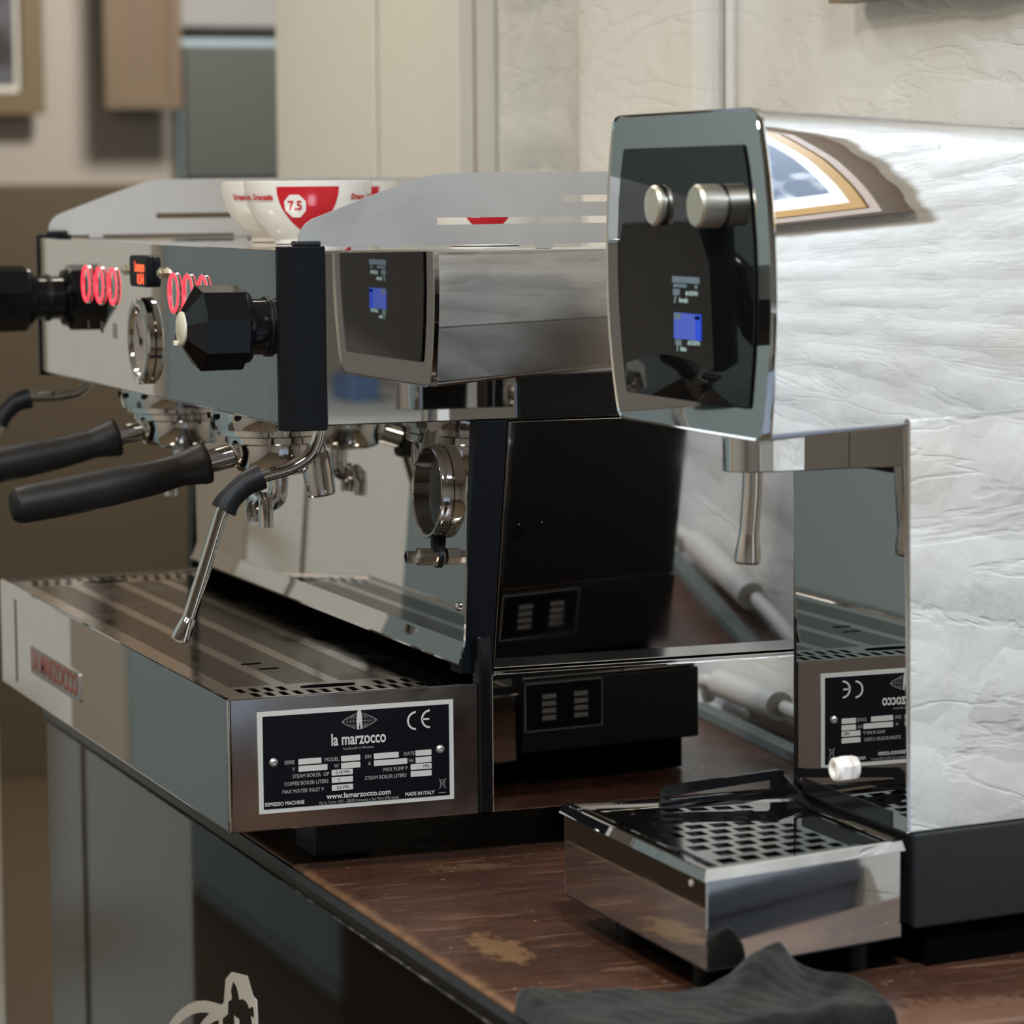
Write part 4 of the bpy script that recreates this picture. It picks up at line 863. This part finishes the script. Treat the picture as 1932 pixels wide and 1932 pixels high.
# rating plate on the far side of the base, seen mirrored
u2 = Vector((0.9903, -0.139, 0)).normalized(); n2 = Vector((0.139, 0.9903, 0)).normalized(); o2 = Vector((0.332, CY + 0.0737, 0.060))
rp2 = plate('rating_plate', [rect(-0.034, 0.034, -0.0185, 0.0185), rect(-0.0332, 0.0332, -0.0177, 0.0177)], 0.0008, tuple(o2 + n2 * 0.0008), tuple(-u2), (0, 0, 1), 'plate_dim', WD)
plate('plate_field', [rect(-0.0332, 0.0332, -0.0177, 0.0177)], 0.0006, tuple(o2 + n2 * 0.0008), tuple(-u2), (0, 0, 1), 'plate_black', rp2)
for k in range(4):
    for cx_ in (-0.014, 0.014):
        plate('print_box', [rect(cx_ - 0.007, cx_ + 0.005, 0.006 - k * 0.0055, 0.0095 - k * 0.0055)], 0.0002, tuple(o2 + n2 * 0.0013), tuple(-u2), (0, 0, 1), 'plate_dim', rp2)

# ================================================================== DRIP TRAY OF THE DISPENSER
DT = empty('drip_tray', (0.225, CY, 0.0), 'polished steel drip tray with black grate in front of the water dispenser', 'drip tray')
TC = -0.3107
def hw_(x): return 0.1053 - (x - 0.155) * 0.227
tx0, tx1 = 0.155, 0.2925
def tr(x, g=0.0): return hw_(x) - g
def wall(name, a, b_, th, z0, z1, mat, bev=0.0006):
    a = Vector(a); b_ = Vector(b_); d = (b_ - a).normalized(); n = Vector((-d.y, d.x)) * th
    return hexa(name, [(a.x, a.y, z0), (b_.x, b_.y, z0), (b_.x + n.x, b_.y + n.y, z0), (a.x + n.x, a.y + n.y, z0), (a.x, a.y, z1), (b_.x, b_.y, z1), (b_.x + n.x, b_.y + n.y, z1), (a.x + n.x, a.y + n.y, z1)], mat, DT, bev)
A = (tx0, TC - tr(tx0)); B_ = (tx1, TC - tr(tx1)); C_ = (tx1, TC + tr(tx1)); D_ = (tx0, TC + tr(tx0))
TB = 0.0195
wall('tray_wall', A, B_, 0.0012, TB, 0.0712, 'tray_steel'); wall('tray_wall', B_, C_, 0.0012, TB, 0.0712, 'tray_steel'); wall('tray_wall', C_, D_, 0.0012, TB, 0.0712, 'tray_steel'); wall('tray_wall', D_, A, 0.0012, TB, 0.0712, 'tray_steel')
mesh('tray_floor', [(A[0], A[1], TB), (B_[0], B_[1], TB), (C_[0], C_[1], TB), (D_[0], D_[1], TB), (A[0], A[1], TB + .001), (B_[0], B_[1], TB + .001), (C_[0], C_[1], TB + .001), (D_[0], D_[1], TB + .001)], [(0, 1, 2, 3), (4, 5, 6, 7), (0, 1, 5, 4), (1, 2, 6, 5), (2, 3, 7, 6), (3, 0, 4, 7)], 'under', DT)
hexa('tray_shade_block', [(0.178, TC - 0.078, 0.001), (0.285, TC - 0.060, 0.001), (0.285, TC + 0.060, 0.001), (0.178, TC + 0.078, 0.001), (0.178, TC - 0.078, 0.0194), (0.285, TC - 0.060, 0.0194), (0.285, TC + 0.060, 0.0194), (0.178, TC + 0.078, 0.0194)], 'dark', DT)  # shadow under the tray, built as a black inset box
for s in (-1, 1):
    for fx in (0.18, 0.27): lathe('tray_foot', [(0.010, 0), (0.010, 0.0194), (0, 0.0194)], (fx, TC + s * 0.055, 0.0), (0, 0, 1), 'rubber', DT, 20)
# lip: outer band, flat top, slope down to the grate
def tri(g, x0g, x1g): return [(tx0 + x0g, TC - tr(tx0 + x0g, g)), (tx1 - x1g, TC - tr(tx1 - x1g, g)), (tx1 - x1g, TC + tr(tx1 - x1g, g)), (tx0 + x0g, TC + tr(tx0 + x0g, g))]
def lipring(lv):
    vs = []; fs = []
    for (g, a_, b2, z) in lv: vs += [(p[0], p[1], z) for p in tri(g, a_, b2)]
    for k in range(len(lv) - 1):
        for i in range(4): fs.append((4 * k + i, 4 * k + (i + 1) % 4, 4 * k + 4 + (i + 1) % 4, 4 * k + 4 + i))
    return vs, fs
v_, f_ = lipring([(-0.0014, -0.0014, -0.001, 0.0702), (-0.0024, -0.0024, -0.001, 0.0706), (-0.0008, -0.0008, -0.001, 0.0762), (-0.0002, -0.0002, -0.0005, 0.0768), (0.0040, 0.0040, 0.002, 0.0768), (0.0050, 0.0050, 0.003, 0.0755), (0.0095, 0.0120, 0.004, 0.0738), (0.0100, 0.0125, 0.0045, 0.066)])
mesh('tray_lip', v_, f_, 'mirror', DT, ang=25)
# grate
gx0, gx1 = tx0 + 0.0135, tx1 - 0.005
xs = [gx0]; x = gx0 + 0.0045; cyc = [0.00375, 0.0040, 0.00375, 0.0040]; k = 0
cut0 = x; xs.append(x)
while x < 0.262: x += cyc[k % 4]; k += 1; xs.append(x)
xs.append(gx1)
ys = [-0.0990]; y = -0.0930; ys.append(y)
for r_ in range(9): ys += [y + 0.0140]; y += 0.0202; ys += [y]
ys[-1] = 0.0915
def hole2(i, j):
    if j % 2 == 0 or i == 0 or i >= len(xs) - 3 or j >= len(ys) - 1: return False
    row = (j - 1) // 2; c = (i - 1) % 4
    if row >= 9: return False
    if row % 2 == 0: return c in (0, 1, 2)
    return c in (2, 3, 0) and i > 2
def warp2(x, y): return x, TC + y * (hw_(x) - 0.0110) / 0.0945
grid_plate('tray_grate', xs, ys, hole2, 0.0752, 'mirror', DT, warp=warp2, th=0.0025)
HY = -0.2300
# raised handle at the far edge and its brace
plate('grate_handle', [[(0.2095, 0.0735), (0.2105, 0.0835), (0.2140, 0.0865), (0.2900, 0.0912), (0.2935, 0.0900), (0.2935, 0.0735)],
                       [(0.2160, 0.0780), (0.2170, 0.0798), (0.2190, 0.0806), (0.2835, 0.0852), (0.2850, 0.0838), (0.2850, 0.0790)]], 0.0030, (0, HY + 0.004, 0), (1, 0, 0), (0, 0, 1), 'black_gloss', DT)
plate('handle_brace', [[(0.2260, 0.0735), (0.2260, 0.0900), (0.2345, 0.0885), (0.2700, 0.0760), (0.3450, 0.0745), (0.3450, 0.0720)]], 0.0022, (0.2912, 0, 0), (0, -1, 0), (0, 0, 1), 'black_gloss', DT)
lathe('tray_rivet', [(0.0022, 0), (0.0018, 0.0008), (0, 0.0010)], (tx0 + 0.0, TC - 0.085, 0.0655), (-1, 0, 0), 'white_plastic', DT, 16)
